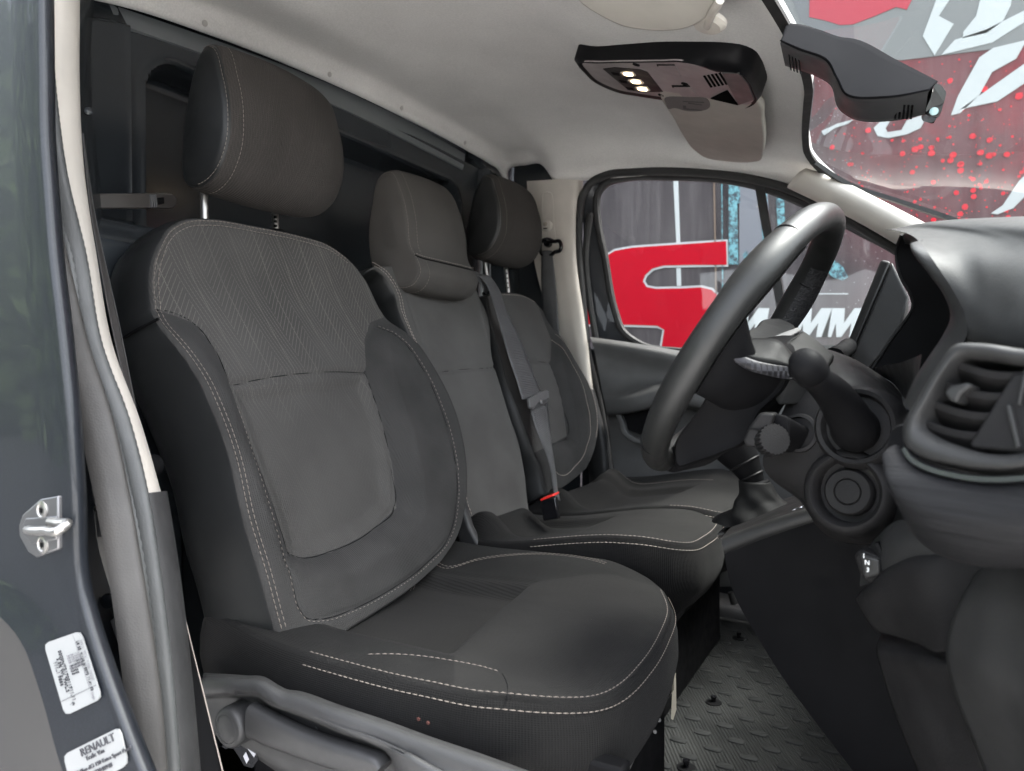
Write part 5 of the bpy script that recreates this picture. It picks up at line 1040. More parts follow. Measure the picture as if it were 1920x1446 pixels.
# ---------------------------------------------------------------- gear lever
gl = thing('gear_lever', 'gear lever with black leather gaiter and bright surround between seats and dash', 'gear lever', (-.18, 1.2, .47))
gb = [aY(x, y, 1.2) for x, y in ((1374, 838), (1384, 852), (1394, 866), (1402, 880), (1412, 898), (1420, 915))]
MB().tube(spl(gb, 24), spl([[r, 0, 0] for r in (.034, .031, .030, .020, .018, .013)], 24)[:, 0], 24).build('knob_neck', M['black_plastic'], gl)
nr_ = spl([[r, 0, 0] for r in (.034, .031, .030, .020, .018, .013)], 24)[:, 0]
for f in (9, 16): r_ = nr_[f]; p = spl(gb, 24); MB().lathe(p[f], p[f+1]-p[f], [(r_, 0), (r_+.0014, .002), (r_, .004)], 24).build('neck_ring', M['dash'], gl)
c0, c1 = aY(1414, 902, 1.2), aY(1440, 985, 1.2); rings = []
for t in np.linspace(0, 1, 26):
    c = c0*(1-t)+c1*t; rr_ = .020+.010*t+.034*t**2.4; k = 48
    rings.append([c+V3(math.cos(a)*rr_*1.25, math.sin(a)*rr_*1.2, 0)*(1+(.09*math.sin(3*a+5*t)+.06*math.sin(5*a-9*t)+.03*math.sin(16*t+2*a))*min(1, 2.2*t)) for a in np.arange(k)*2*math.pi/k])
MB().loft(rings, cap1=False).build('gaiter', plastic('gaiter_leather', (.009, .009, .009), .6, .0003, 500, .2, ior=1.3), gl, ang=180)
MB().lathe(c0+(c1-c0)*.02, c1-c0, [(.020, 0), (.0235, .003), (.0235, .012), (.020, .016)], 24).build('gaiter_cuff', M['black_plastic'], gl)
sr = spl([aY(x, y-4, q) for x, y, q in ((1360, 1009, 1.10), (1400, 996, 1.085), (1450, 978, 1.085), (1506, 956, 1.09), (1516, 944, 1.18), (1494, 942, 1.27), (1430, 962, 1.29), (1392, 974, 1.28), (1370, 990, 1.2))], 70, True)
MB().sweep(sr, [(-.006, -.003), (.006, -.003), (.005, .003), (-.005, .003)], (-.3, 0, 1), closed=True).build('bright_surround', M['chrome'], gl, ang=60)
# ---------------------------------------------------------------- overhead: console, visors, mirror-camera housing
from mathutils.bvhtree import BVHTree
_bv = {}
def on(obj, px, py, lift=.0006):                        # where a sight line meets a surface that is already built
    if obj.name not in _bv:
        dg = bpy.context.evaluated_depsgraph_get(); _bv[obj.name] = BVHTree.FromObject(obj, dg)
    k = unit(ray(px, py)); h, n, i, d = _bv[obj.name].ray_cast(Vector(_C), Vector(k))
    if h is None: return None, None
    h, n = np.array(h), np.array(n); n = n if n@k < 0 else -n
    return h+n*lift, n
bpy.context.view_layer.update()
Cp, Cn = V3(-.42, 1.27, 1.306), unit(V3(-.33, 0, -.94))
cpl = lambda s, h=0: [aP(x, y, Cp+Cn*h, Cn) for x, y in P_(s)]
oc_ = thing('overhead_console', 'dark overhead console with three lit map lamps between the sun visors', 'overhead console', tuple(Cp))
face = spl(cpl('1090,118 1125,117 1160,116 1205,115.5 1240,115 1278,115 1300,120 1322,127 1345,135 1366,136.5 1386,138.5 1400,152 1410,170 1416,188 1384,199 1332,188 1290,186 1247,183 1200,176 1160,169 1122,153 1100,133'), 90, True)
fc = face.mean(0); mb = MB()
ring_ = lambda s, h: fc+(face-fc)*s+Cn*h
slotm = NT('slot_black').set((.005, .005, .005), .9, spec=.05, ior=1.1).m
conc = plastic('console_plastic', (.28, .25, .25), .45, .0001, 900, .45)
outl = spl(cpl('1077,110 1120,108 1160,106.5 1205,105 1247,104 1285,104.5 1320,106 1352,109 1380,114 1402,124 1416,140 1424,157 1428,178 1420,189 1384,200 1332,189 1290,187 1247,184 1200,177 1160,170 1122,154 1094,131', -.012), 90, True)
mb.loft([outl-Cn*.03, outl, outl*.35+face*.65+Cn*.006, face, ring_(.985, .0)]); mb.build('console_body', NT('console_rim_shade').set((.006, .006, .007), .5, spec=.3, ior=1.3).m, oc_, ang=60)  # shading round the console edge is put into the rim's black
MB().slab([p for p in ring_(.985, .0006)], tuple(-Cn*.004)).build('console_face', conc, oc_)
MB().slab(cpl('1130,130 1152,127 1200,131 1214,136 1243,173 1200,173 1176,168', .0016), tuple(-Cn*.003)).build('lamp_panel', M['dash_soft'], oc_, bevel=.0006)
lampm = emit('lit_lamp', (1.0, .74, .45), 1.7); lensm = flat('lamp_lens', (.7, .62, .52), .15)
for (x, y) in ((1177.5, 140), (1192, 154.5), (1204.5, 168)):
    o = [cpl('%f,%f' % (x+a*s, y+b*s), .003)[0] for a, b, s in ((-15, -3.5, 1), (-6, -5.5, 1), (9, -4, 1), (15, 2, 1), (13, 4.5, 1), (-4, 4, 1), (-12, 1, 1))]
    L = MB().slab(o, tuple(-Cn*.003)).build('lamp_lens', lensm, oc_, bevel=.0008)
    o = [cpl('%f,%f' % (x+a*.62, y+b*.62), .0036)[0] for a, b in ((-15, -3.5), (-6, -5.5), (9, -4), (15, 2), (13, 4.5), (-4, 4), (-12, 1))]
    MB().slab(o, tuple(-Cn*.001)).build('lamp_glow', lampm, L)
    MB().slab(cpl('%f,%f %f,%f %f,%f %f,%f' % (x-32, y-4, x-18, y-2, x-15, y+3, x-28, y+1), .0022), tuple(-Cn*.002)).build('lamp_switch', M['black_plastic'], oc_, bevel=.0005)
for s, d in (('1233,124 1266,124 1277,145 1247,146', '1231,122 1264,122 1266,125.5 1233,125.5'), ('1262,164 1294,164 1307,182 1279,182', '1259,161 1292,161 1295,165 1261,165')):
    b_ = MB().slab(cpl(s, .0022), tuple(-Cn*.003)).build('console_button', conc, oc_, bevel=.0012, seg=3); MB().slab(cpl(d, .0016), tuple(-Cn*.003)).build('button_recess', slotm, b_)
for x, y in ((1193, 121), (1240, 178), (1284, 157)):
    MB().lathe(cpl('%f,%f' % (x, y), .0004)[0], Cn, [(.0075, 0), (.0075, .0015), (.005, .0022), (.003, .001)], 20).build('console_screw', M['black_plastic'], oc_)
for k in range(5): x = 1318+k*7.2; y = 143-k*1.3; MB().slab(cpl('%f,%f %f,%f %f,%f %f,%f' % (x, y, x+4, y-.8, x+18, y+21, x+14, y+22), .0014), tuple(-Cn*.002)).build('grille_slot', slotm, oc_)
MB().slab(cpl('1353,138 1385,138.5 1403,159 1414,188 1384,198', .0022), tuple(-Cn*.003)).build('pocket_face', M['grey_plastic'], oc_, bevel=.001)
MB().slab(cpl('1332,186 1352,176 1363,171 1383,198', .003), tuple(-Cn*.003)).build('pocket_opening', slotm, oc_)
def visor(name, lab, pts, p0, n, th, par=None):
    v = thing(name, lab, 'sun visor', tuple(p0), 'sun visors'); n = unit(n); o = spl([aP(x, y, p0, n) for x, y in pts], 90, True); c = o.mean(0); g = lambda s, h: c+(o-c)*s+n*h
    MB().loft([g(.95, -th), g(.985, -th*.9), g(1.0, -th*.5), g(.997, -th*.2), g(.985, -th*.03), g(.95, .0), g(.6, .0), g(.2, .0)]).build('visor_body', M['visor'], v, ang=180); return v, g
Pv, Pn = V3(-.36, 1.75, 1.270), unit(V3(-.33, -.05, -.94))
v1, g1 = visor('sun_visor', 'pale passenger sun visor folded up beside the overhead console, with a grey oval label', P_('1236,172 1262,222 1281,256 1303,284 1322,297 1372,305 1415,305 1424,303 1429,292 1430,228 1421,190 1380,165 1300,150 1250,150'), Pv, Pn, .018)
vl = lambda s, h: [aP(x, y, Pv+Pn*h, Pn) for x, y in P_(s)]
lab_ = flat('label_grey', (.13, .13, .125), .6); lab2 = flat('label_line', (.06, .06, .06), .6)
lb = MB().slab(spl(vl('1246,185 1290,183 1325,186 1331,195 1328,204 1308,209 1284,208 1266,203 1254,205 1249,196', .0012), 40, True), tuple(-Pn*.001)).build('warning_label', lab_, v1)
for s in ('1280,190 1320,192 1320,193.5 1280,191.5', '1282,204 1315,207 1315,208 1282,205.5', '1290,193 1316,197 1316,198 1290,195', '1280,199 1286,199 1287,205 1281,205'): MB().slab(vl(s, .0018), tuple(-Pn*.0005)).build('label_line', lab2, lb)
Dv, Dn = V3(-.33, .86, 1.262), unit(V3(-.30, -.12, -.94))
v2, g2 = visor('sun_visor', 'pale driver sun visor at the top edge above the overhead console', P_('1050,-60 1083,2 1100,16 1120,28 1142,40 1165,50 1210,58 1262,59 1300,50 1322,36 1332,18 1352,-10 1352,-60 1200,-90'), Dv, Dn, .018)
vb = aP(1328, 44, Dv+Dn*-.014, Dn); MB().lathe(vb, Dn, [(.026, -.006), (.026, 0), (.020, .006), (.008, .008)], 28).build('pivot_base', M['trim'], v2)
MB().tube(spl([vb+Dn*.004, aP(1334, 28, Dv+Dn*.006, Dn), aP(1342, 14, Dv+Dn*.01, Dn), aP(1350, 0, Dv+Dn*.01, Dn)], 20), [.006]*20, 12).build('pivot_arm', M['trim'], v2)
MB().lathe(aP(1336, 28, Dv+Dn*.012, Dn), Dn, [(.003, 0), (.003, .001)], 10).build('pivot_screw', M['black_plastic'], v2)
# camera mirror housing on the windscreen
mh = thing('mirror_camera_housing', 'black and grey rear-view camera housing with slotted vents at the top of the windscreen', 'camera housing', (-.05, 1.07, 1.16))
tl = [aY(x, y, q) for x, y, q in ((1474, 47, 1.15), (1500, 50, 1.15), (1535, 60, 1.14), (1572, 73, 1.13), (1600, 77, 1.12), (1680, 117, 1.10), (1756, 157, 1.08))]
cl_ = [aY(x, y, q) for x, y, q in ((1464, 78, 1.04), (1500, 92, 1.03), (1550, 112, 1.02), (1572, 150, 1.0), (1588, 176, .99), (1660, 182, .98), (1742, 170, .99))]
ll = [aY(x, y, q) for x, y, q in ((1472, 124, 1.09), (1502, 133, 1.09), (1553, 157, 1.08), (1580, 212, 1.05), (1596, 222, 1.05), (1665, 228, 1.04), (1734, 215, 1.04))]
A_, B_, C_ = spl(tl, 60), spl(cl_, 60), spl(ll, 60)
fill = lambda a, b, n, w=0: [a*(1-t)+b*t for t in np.linspace(0, 1, n)]
mb = MB(); mb.grid(np.stack(fill(A_, B_, 8)+[B_*.98+C_*.02+V3(0, -.001, 0)])); mb.build('housing_top', NT('housing_black').set((.008, .008, .009), .75, spec=.08, ior=1.08).m, mh, ang=50, solid=.003, fix=False)
mb = MB(); mb.grid(np.stack([B_]+fill(B_*.94+C_*.06+V3(-.001, -.001, -.001), C_, 8)+[C_*.7+A_*.3+V3(.01, .03, .0), C_*.3+A_*.7+V3(.01, .03, 0), A_])); mb.build('housing_base', plastic('housing_grey', (.05, .05, .052), .4, .0001, 900, .45), mh, ang=50, fix=False)
ec = spl([aY(x, y, q) for x, y, q in ((1755, 156, 1.07), (1770, 166, 1.05), (1773, 176, 1.04), (1768, 198, 1.04), (1760, 218, 1.05), (1744, 218, 1.06), (1736, 214, 1.05), (1746, 180, 1.02))], 40, True)
ecap = MB().slab(ec, (-.004, .035, .004)).build('end_cap', M['gloss_black'], mh, bevel=.003, seg=3)
MB().lathe(aY(1751, 209, 1.045), (0, -1, 0), [(.0052, 0), (.0048, .001), (.002, .0018)], 18).build('camera_lens', flat('lens_glint', (.35, .5, .5), .1), ecap)
for k in range(4):
    x, y = 1478+k*6, 98+k*2.4; pl_ = [aY(x+a, y+b, q) for a, b, q in ((0, 0, 1.058), (2.6, .8, 1.058), (6.4, 33, 1.083), (3.8, 32, 1.083))]; MB().slab([p+V3(0, -.003, -.001) for p in pl_], (0, .004, 0)).build('vent_slot', M['gloss_black'], mh)
for k in range(5):
    for r_ in (0, 1):
        x, y = 1679+k*7.4-r_*1.5, 197+r_*13.5; pl_ = [aY(x+a, y+b, q) for a, b, q in ((0, 0, 1.006+.015*r_), (4, 0, 1.006+.015*r_), (2.6, 11.5, 1.02+.015*r_), (-1.4, 11.5, 1.02+.015*r_))]; MB().slab([p+V3(0, -.003, -.001) for p in pl_], (0, .004, 0)).build('vent_slot', M['gloss_black'], mh)

# ---------------------------------------------------------------- seat belts
wb = NT('belt_webbing').set((.06, .06, .065), .4, spec=.6); uvn = wb.co('UV'); sp_ = wb.n('ShaderNodeSeparateXYZ'); wb.l(uvn, sp_.inputs[0])
rib_ = wb.m_('SINE', wb.m_('MULTIPLY', sp_.outputs[0], 2*math.pi/.0045)); rib2 = wb.m_('SINE', wb.m_('MULTIPLY', sp_.outputs[1], 2*math.pi/.0022)); wb.bump(wb.m_('ADD', rib_, wb.m_('MULTIPLY', rib2, .6)), .0004, .8)
wb.l(wb.mix(wb.rng(wb.noise(wb.co(), 30, 3), .3, .7, 0, 1), (.026, .026, .027), (.046, .046, .048)), wb.b.inputs['Base Color'])
M['webbing'] = wb.m
def webbing(Lp, Rp, n, par, name='webbing', mat=None, cross=9, bow=.0):
    a, b = spl(Lp, n), spl(Rp, n); L = np.r_[0, np.cumsum(np.linalg.norm(np.diff((a+b)/2, axis=0), axis=1))]; t = np.linspace(0, 1, cross)
    T = np.gradient((a+b)/2, axis=0); Nn = np.cross(T, b-a); Nn /= np.linalg.norm(Nn, axis=1)[:, None]; Nn *= np.sign(np.sum(Nn*(_C-a), 1))[:, None]
    G = np.stack([a*(1-x)+b*x+Nn*bow*math.sin(math.pi*x) for x in t], 0); uv = np.stack([np.stack([L, np.full(n, x*.047)], 1) for x in t])
    mb = MB(); mb.grid(G, uv=uv); return mb.build(name, mat or M['webbing'], par, ang=180, fix=False, solid=.0014)
sb1 = thing('seat_belt', 'grey webbing seat belt with metal tongue running down beside the middle seat', 'seat belt', (-.85, 1.47, .7), 'seat belts')
BL = P_('876,520 884,524 892,537 903,573 917,620 933,680 947,723 957,758'); BR = P_('885,517 900,525 913,547 927,597 947,640 967,687 987,738 994,752')
sd_ = lambda S, p, d: S.pos(S.inv(*p), d, use=False)
L1 = [sd_(SM, p, .016+.006*min(i, 3)) for i, p in enumerate(BL)]; R1 = [sd_(SM, p, .022+.006*min(i, 3)) for i, p in enumerate(BR)]
L1[0] = L1[0]+V3(-.03, 0, -.01); R1[0] = R1[0]+V3(-.03, 0, -.01)
webbing(L1, R1, 60, sb1)
L2 = [sd_(SM, p, .045) for p in P_('964,776 973,807 984,835 993,857 1002,890 1006,920 1012,950')]; R2 = [sd_(SM, p, .048) for p in P_('994,757 1000,813 1004,850 1008,882 1011,905 1014,930 1020,952')]
webbing(L2, R2, 50, sb1, bow=.002)
tg = [sd_(SM, p, .052) for p in P_('957,760 968,753 990,744 996,746 997,757 990,762 975,766 966,778 959,776')]
tn_ = unit(SM.nrm(SM.inv(975, 760))); MB().slab(tg, tuple(-tn_*.007)).build('tongue_bar', plastic('tongue_plastic', (.055, .055, .055), .4, .0001, 900, .5), sb1, bevel=.0015)
tg = [sd_(SM, p, .050) for p in P_('962,776 968,767 984,762 994,760 995,768 984,772 972,777 965,782')]
MB().slab(tg, tuple(-tn_*.005)).build('tongue', M['seat_plastic'], sb1, bevel=.001)
MB().lathe(sd_(SM, (979, 766), .0535), tn_, [(.0052, 0), (.0048, .002), (.003, .003)], 18).build('belt_button', M['grey_plastic'], sb1)
MB().slab([sd_(SM, p, .02) for p in P_('868,514 880,514 900,524 906,540 900,552 893,545 890,532 876,526')], (.0, 0, -.008)).build('belt_guide', M['seat_plastic'], sb1, bevel=.002)
bk = thing('belt_buckle', 'black belt buckle with a red release button between the bench seats', 'buckle', (-.70, 1.46, .45))
bo = lambda s, y: [aY(*p, y) for p in P_(s)]
MB().loft([spl(bo('1012,936 1036,927 1048,972 1024,982', 1.345), 4, True), spl(bo('1016,933 1039,925 1052,972 1028,980', 1.372), 4, True)]).build('buckle_body', M['gloss_black'], bk, bevel=.003)
MB().slab(bo('1013,936 1036,927.5 1037,931 1014,940', 1.343), (.002, .028, .003)).build('release_button', flat('buckle_red', (.55, .02, .015), .4), bk, bevel=.001)
sb2 = thing('seat_belt', 'grey webbing seat belt hanging from the black ring on the far beige pillar', 'seat belt', tuple(aY(1030, 500, 2.05)), 'seat belts')
webbing([aY(x, y, 2.05) for x, y in P_('1016,470 1015,500 1016,560 1019,590 1026,620 1036,650')], [aY(x, y, 2.052) for x, y in P_('1035,470 1039,505 1045,570 1047,600 1049,630 1050,652')], 40, sb2, bow=.003)
dr = spl([aY(x, y, 2.055) for x, y in ((1014, 458), (1020, 450), (1028, 449), (1040, 453), (1048, 452), (1052, 460), (1050, 470), (1040, 473), (1034, 478), (1020, 480), (1013, 470))], 50, True)
MB().tube(dr, .0062, 10, closed=True).build('guide_ring', M['gloss_black'], sb2)
MB().lathe(aY(1026, 456, 2.05), (0, -1, 0), [(.013, -.012), (.013, 0), (.010, .007), (.004, .009)], 24).build('anchor_cap', M['gloss_black'], sb2)
sb3 = thing('seat_belt', "driver's black webbing seat belt beside the near beige pillar trim", 'seat belt', tuple(aY(220, 600, .54)), 'seat belts')
wb3 = NT('dark_webbing').set((.030, .027, .026), .7).m
webbing([aY(x, y, .535) for x, y in P_('157,250 164,330 172,400 186,480 212,620 240,740 264,830 275,880')], [aY(x, y, .55) for x, y in P_('156,250 167,330 178,400 195,480 224,610 246,720 262,800 269,835')], 50, sb3, mat=wb3)
MB().tube(spl([aY(x, y, .549) for x, y in P_('156,250 167,330 178,400 195,480 224,610 246,720 262,800 269,835')], 40), .0007, 6).build('webbing_edge', M['seal_grey'], sb3)
low = MB(); Lw = [aY(x, y, .50) for x, y in P_('318,1030 335,1150 352,1300 362,1460')]; Rw = [aY(x, y, .53) for x, y in P_('325,1050 345,1150 384,1310 421,1460')]
webbing(Lw, Rw, 40, sb3, mat=M['black_plastic']); MB().tube(spl(Rw, 30), .0009, 6).build('webbing_edge', M['thread'], sb3)
kb2 = aY(289, 873, .57); MB().lathe(kb2, (.35, -1, .1), [(.014, 0), (.013, .008), (.008, .011)], 20).build('belt_anchor', M['black_plastic'], sb3)
bg_ = thing('strap_guide', 'dark strap guide with ribbed clip across the bulkhead corner', 'strap', tuple(aX(250, 377, -1.10)))
sg_ = [aX(x, y, -1.10) for x, y in P_('168,363 240,363 300,362 325,364 333,372 332,384 326,391 300,391 240,391 168,391')]
gm = plastic('strap_plastic', (.05, .045, .042), .35, .0001, 700, .5); MB().slab(sg_, (-.010, 0, 0)).build('strap', gm, bg_, bevel=.002)
for x in (284, 288, 292): MB().slab([aX(q, w_, -1.095) for q, w_ in ((x, 365), (x+2, 365), (x+3.5, 389), (x+1.5, 389))], (-.006, 0, 0)).build('clip_rib', M['grey_plastic'], bg_, bevel=.0006)
MB().slab([aX(q, w_, -1.096) for q, w_ in ((297, 371), (308, 370), (309, 382), (299, 384))], (-.006, 0, 0)).build('clip', M['black_plastic'], bg_, bevel=.001)

# ---------------------------------------------------------------- driver seat side: valance, lever, base
vy = .556
def yp(s, y): return [aY(*p, y) for p in P_(s)]
top_e = P_('380,1268 420,1270 460,1273 494,1276 512,1287 530,1297 562,1303 632,1328 719,1357 806,1389 900,1421 1000,1458')
rows = [[aY(x, y, .592) for x, y in top_e], [aY(x+2, y+2, .566) for x, y in top_e], [aY(x, y+12, .552) for x, y in top_e], [aY(x-3, y+26, .551) for x, y in top_e]]
rec = P_('384,1300 420,1298 455,1297 490,1300 506,1312 540,1325 570,1335 632,1362 700,1386 730,1402 752,1446 765,1500')
rows += [[aY(x, y-2, .552) for x, y in rec], [aY(x, y+2, .556) for x, y in rec], [aY(x-1, y+8, .574) for x, y in rec]]
bt_ = P_('396,1360 420,1372 445,1385 470,1400 500,1420 530,1440 560,1455 600,1470 640,1485 680,1500 715,1510 730,1515')
rows += [[aY(x, y, .576) for x, y in bt_], [aY(x, y+6, .60) for x, y in bt_]]
G = patch(rows, 70, 60); mb = MB(); mb.grid(G); mb.build('side_valance', M['seat_plastic'], ds, ang=180, fix=False, solid=.003)
lc = aY(462, 1348, .574); lev = MB().lathe(lc, (0, -1, 0), [(.0235, -.012), (.0235, .020), (.0225, .0255), (.020, .028), (.0165, .0285), (.0162, .0278), (.0155, .0285), (.012, .029), (.002, .0295)], 40).build('lever_hub', M['seat_plastic'], ds, ang=40)
ar = [((474, 1318), (474, 1382)), ((500, 1332), (496, 1392)), ((560, 1362), (552, 1412)), ((630, 1388), (622, 1436)), ((690, 1407), (684, 1452)), ((716, 1420), (712, 1450)), ((722, 1432), (719, 1445))]
rg_ = []
for (u0, w0), (u1, w1) in ar:
    t_, b__ = aY(u0, w0, .556), aY(u1, w1, .560); c = (t_+b__)/2; h_ = (t_-b__)/2; rg_.append([c+h_*math.copysign(abs(math.cos(a))**.6, math.cos(a))+V3(0, -.011, 0)*math.copysign(abs(math.sin(a))**.7, math.sin(a)) for a in np.arange(28)*2*math.pi/28])
rg_ = np.stack([spl(np.array(rg_)[:, i], 30) for i in range(28)], 1); MB().loft(rg_).build('height_lever', M['seat_plastic'], ds, ang=60)
MB().tube(spl(yp('586,1336 590,1352 594,1372', .5735), 10), .0016, 6).build('valance_rib', M['seat_plastic'], ds)
tag_ = thing('seat_tag', 'small black warning tag with white panels hanging under the seat valance', 'tag', tuple(aY(450, 1420, .57)))
MB().slab(spl(yp('416,1400 424,1388 440,1380 460,1380 470,1390 482,1412 484,1420 462,1440 454,1430 440,1405 430,1395 420,1410', .575), 12, True), (0, .001, 0)).build('tag_sheet', M['gloss_black'], tag_)
TW = flat('tag_print', (.30, .30, .33), .5)
for s in ('463,1402 468,1393 480,1412 476,1420', '456,1418 461,1410 467,1424 462,1432', '441,1386 444,1385 447,1393 444,1393'): MB().slab(yp(s, .5738), (0, .0004, 0)).build('tag_panel', TW, tag_)
# bases under the seats
MB().box((-.55, .87, .115), (.23, .20, .115)).build('seat_pedestal', M['black_plastic'], ds, bevel=.01)
MB().box((-.55, .87, .255), (.24, .215, .03)).build('seat_rail_frame', M['gloss_black'], ds, bevel=.006)
MB().box((-.42, .67, .17), (.18, .012, .16)).build('rail_cover', M['black_plastic'], ds, bevel=.004)
r0, r1 = aY(1228, 1332, .98), aY(1172, 1450, .86)
MB().tube([r0, r1], .0035, 10).build('adjust_bar', M['steel'], ds)
for p, q in (((1160, 1432), .86), ((1163, 1438), .86), ((1236, 1350), .99), ((1228, 1372), .99)): MB().lathe(aY(*p, q), (.3, -1, .2), [(.003, 0), (.0025, .002)], 10).build('rail_bolt', M['grey_plastic'], ds)
MB().slab(yp('1259,1268 1267,1262 1268,1330 1262,1350 1258,1348 1260,1300', 1.075), (0, .0015, 0)).build('care_label', flat('label_cream', (.42, .38, .30), .8), ds)
MB().box((-.60, 1.57, .17), (.17, .36, .17)).build('bench_pedestal', M['black_plastic'], pb, bevel=.012)
MB().box((-.445, 1.30, .20), (.012, .06, .19)).build('bench_leg', M['black_plastic'], pb, bevel=.004)
MB().box((-.42, 1.60, .26), (.015, .33, .05)).build('bench_rail', M['black_plastic'], pb, bevel=.004)
# recliner covers between the seats
sc1 = [aY(x, y, 1.155) for x, y in P_('852,893 860,910 868,950 880,990 902,1030 880,1036 864,1030 852,990 850,940')]
MB().slab(sc1, (0, .02, 0)).build('recliner_cover', M['seat_plastic'], pb, bevel=.006, seg=3)
MB().slab([aY(x, y, 1.40) for x, y in P_('945,952 968,942 970,947 955,960 946,962')], (0, .02, 0)).build('recliner_tab', M['grey_plastic'], pb, bevel=.003)
MB().slab([aY(x, y, 1.93) for x, y in P_('1050,898 1066,889 1067,895 1056,903')], (0, .02, 0)).build('recliner_tab', M['grey_plastic'], pb, bevel=.003)

# ---------------------------------------------------------------- rubber floor mat
fm = thing('floor_mat', 'dark rubber floor mat with raised lozenge studs in the footwell', 'floor mat', (-.3, 1.3, .004))
rm = NT('ribbed_rubber').set((.030, .031, .031), .7, spec=.12); cc = rm.co(); sx_ = rm.n('ShaderNodeSeparateXYZ'); rm.l(cc, sx_.inputs[0])
rb = rm.m_('SINE', rm.m_('MULTIPLY', rm.m_('ADD', sx_.outputs[0], rm.m_('MULTIPLY', sx_.outputs[1], .55)), 2*math.pi/.0075)); nzz = rm.noise(cc, 5, 4)
rm.l(rm.mix(rm.rng(rm.m_('ADD', nzz, rm.m_('MULTIPLY', rb, .05)), .35, .65, 0, 1), (.011, .0115, .0115), (.024, .0245, .024)), rm.b.inputs['Base Color']); rm.bump(rb, .0012, .7)
mb = MB(); mb.grid(np.array([[(x, y, .006) for x in np.linspace(-.60, .95, 14)] for y in np.linspace(.46, 2.13, 16)])); mb.build('mat_sheet', rm.m, fm, fix=False, solid=.005)
mb = MB(); k = 14; pr_ = []
for h, s in ((0, 1.0), (.002, .97), (.0028, .88)): pr_.append([(s*.0165*math.copysign(abs(math.cos(a))**.55, math.cos(a)), s*.0100*math.copysign(abs(math.sin(a))**.6, math.sin(a)), h) for a in np.arange(k)*2*math.pi/k])
mb.loft(pr_, cap0=False); proto = None; n_st = 0
stud_m = plastic('stud_rubber', (.018, .0185, .0185), .75, .0002, 700, .1)
for i in range(-9, 9):
    for j in range(-9, 9):
        x, y = -.315+.033*(i-j), 1.356+.0505*(i+j)
        if not (-.56 < x < .12 and 1.12 < y < 2.05) or math.hypot(x+.359, y-1.549) < .03: continue
        if proto is None: proto = o = mb.build('stud', stud_m, fm, ang=50)
        else: o = proto.copy(); sc.collection.objects.link(o); o.parent = fm; o.matrix_parent_inverse = proto.matrix_parent_inverse.copy()
        o.location = (x, y, .0061)
for x, y in ((-.359, 1.549), (-.388, 1.959), (-.342, 1.267)):
    c_ = MB().lathe((x, y, .006), (0, 0, 1), [(.017, 0), (.017, .002), (.012, .003)], 24).build('mat_clip', M['black_plastic'], fm); MB().lathe((x, y, .008), (0, 0, 1), [(.005, 0), (.005, .009), (.0065, .0095), (.0065, .013)], 16).build('clip_pin', M['gloss_black'], c_)
rows = [[V3(x, y, z) for x in (-.9, -.5, -.1, .6)] for y, z in ((2.11, .005), (2.115, .03), (2.15, .045), (2.20, .05))]
mb = MB(); mb.grid(patch(rows, 8, 10)); mb.build('sill_trim', M['seat_plastic'], van, fix=False)
MB().tube([aY(1372, 1110, 2.05), aY(1378, 1132, 2.05)], .012, 12).build('sill_bolt', M['seal_grey'], van)

# ---------------------------------------------------------------- stickers on the painted pillar
pp = bpy.data.objects['pillar_panel']
SW = flat('sticker_paper_shaded', (.19, .195, .195), .45); INK = flat('print_ink', (.03, .03, .035), .6); INK2 = flat('print_grey_ink', (.16, .16, .17), .6)  # white paper toned down to grey, emulating shade on the pillar
def sticker(name, lab, quad, rad=.006):
    hs_ = [on(pp, *q)[0] for q in quad]; hs_ = [h if h is not None else aY(*q, .368) for h, q in zip(hs_, quad)]
    n_ = unit(np.cross(hs_[1]-hs_[0], hs_[3]-hs_[0])); hs_[2] = aP(*quad[2], hs_[0], n_); n_ = n_ if n_@(_C-hs_[0]) > 0 else -n_; hs_ = [h+n_*.0015 for h in hs_]
    t = thing(name, lab, 'label', tuple(np.mean(hs_, 0))); o = []
    for i in range(4):
        a, b, c = hs_[i-1], hs_[i], hs_[(i+1) % 4]
        for f in (0, .5, 1): p = b+unit(a-b)*rad*(1-f)**2+unit(c-b)*rad*f**2; o.append(p)
    MB().slab(o, tuple(-n_*.0014)).build('paper', SW, t); return t, hs_, n_
s1, q1, n1 = sticker('data_sticker', 'white type-plate sticker with sideways printed lines, upper of two on the pillar', [(86, 1206), (154, 1182), (193, 1309), (126, 1341)])
bil = lambda q, u, v, l: q[0]*(1-u)*(1-v)+q[1]*u*(1-v)+q[2]*u*v+q[3]*(1-u)*v+n1*l
ex, ey = unit(q1[3]-q1[0]), unit(q1[1]-q1[0])
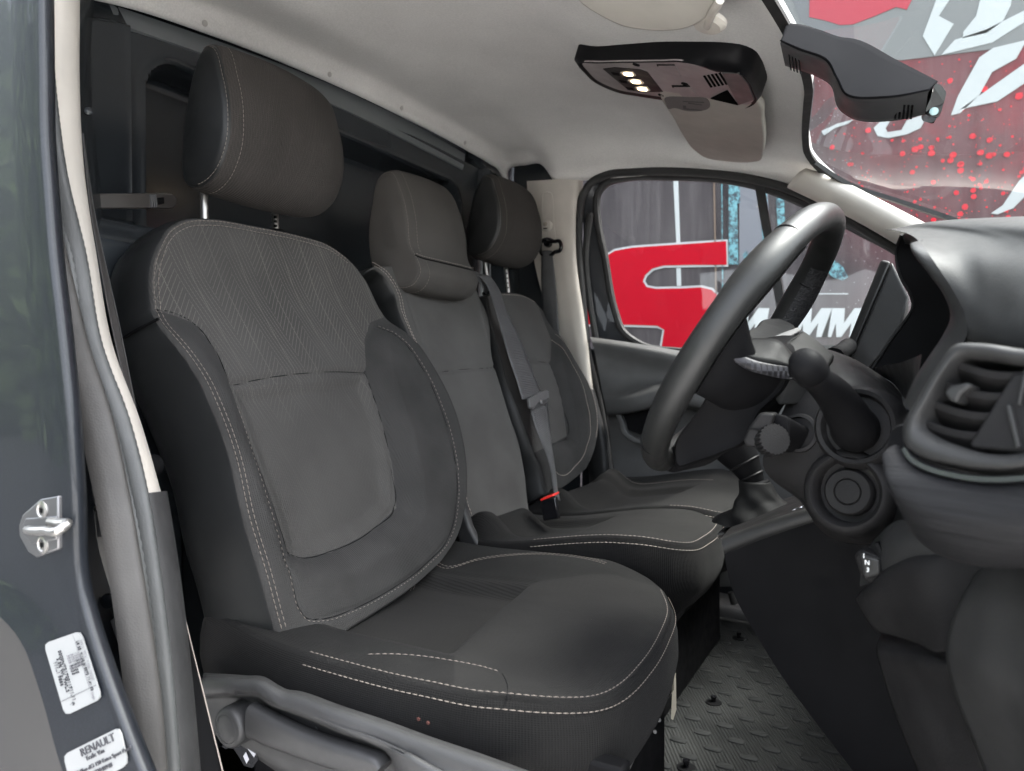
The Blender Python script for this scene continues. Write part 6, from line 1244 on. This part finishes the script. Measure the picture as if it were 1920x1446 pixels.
for u, v, tx_, sz, m_ in ((.13, .28, '111..1 9886', .0052, INK), (.23, .25, '2 5% WL 7WL.2', .0050, INK), (.32, .16, '0000NT2170011711.11', .0052, INK), (.50, .26, '3085 kg', .0044, INK2), (.50, .40, '5035', .0052, INK), (.60, .26, '5030 kg', .0044, INK2), (.60, .40, '5035', .0052, INK), (.69, .26, '1565 kg', .0044, INK2), (.69, .36, '565', .0052, INK), (.77, .26, '1560 kg', .0044, INK2), (.77, .36, '535', .0052, INK), (.84, .12, 'LB 2E  Y.110 N 0072 11.41 02', .0040, INK), (.93, .12, '303 2  Y4 2  T 42L T30.01', .0038, INK2)):
    text_part(tx_, 'printed_line', m_, s1, bil(q1, u, v, .0006), ex, ey, sz*.95)
MB().slab([bil(q1, u, v, .0005) for u, v in ((.01, .805), (.99, .795), (.99, .801), (.01, .811))], tuple(-n1*.0003)).build('printed_rule', INK, s1)
MB().slab([bil(q1, u, v, .0005) for u, v in ((.80, .02), (.805, .02), (.805, .80), (.80, .80))], tuple(-n1*.0003)).build('printed_rule', INK2, s1)
for f in (0, .0): MB().slab([bil(q1, u, v, .0006) for u, v in ((.22, .90), (.30, .875), (.345, .90), (.30, .925), (.27, .915), (.31, .90), (.27, .885))], tuple(-n1*.0003)).build('printed_emblem', INK, s1)
text_part('9987', 'printed_line', INK2, s1, bil(q1, .80, .86, .0006), ex, ey, .0035)
s2_, q2, n1 = sticker('name_sticker', 'white sticker printed RENAULT, lower of two on the near painted pillar', [(122, 1414), (227, 1362), (243, 1432), (142, 1490)])
ex, ey = unit(q2[1]-q2[0]), -unit(np.cross(n1, q2[1]-q2[0])); ey = ey if ey[2] > 0 else -ey
for u, v, tx_, sz in ((.30, .25, 'RENAULT', .0098), (.36, .40, 'Trafic Van', .0056), (.06, .60, 'LL30 Blue dCi 150 Extra Sport Panel', .0050), (.10, .78, 'VF1FL000172048948', .0054)):
    text_part(tx_, 'printed_line', INK, s2_, bil(q2, u, v, .0006), ex, ey, sz)
s3 = thing('faded_sticker', 'faded grey sticker half hidden in the channel behind the rubber door seal', 'label', tuple(aY(225, 1230, .45)))
MB().slab(yp('207,1164 232,1146 250,1260 247,1280 236,1250', .447), (0, .001, 0)).build('paper', flat('faded_paper', (.10, .10, .10), .7), s3)
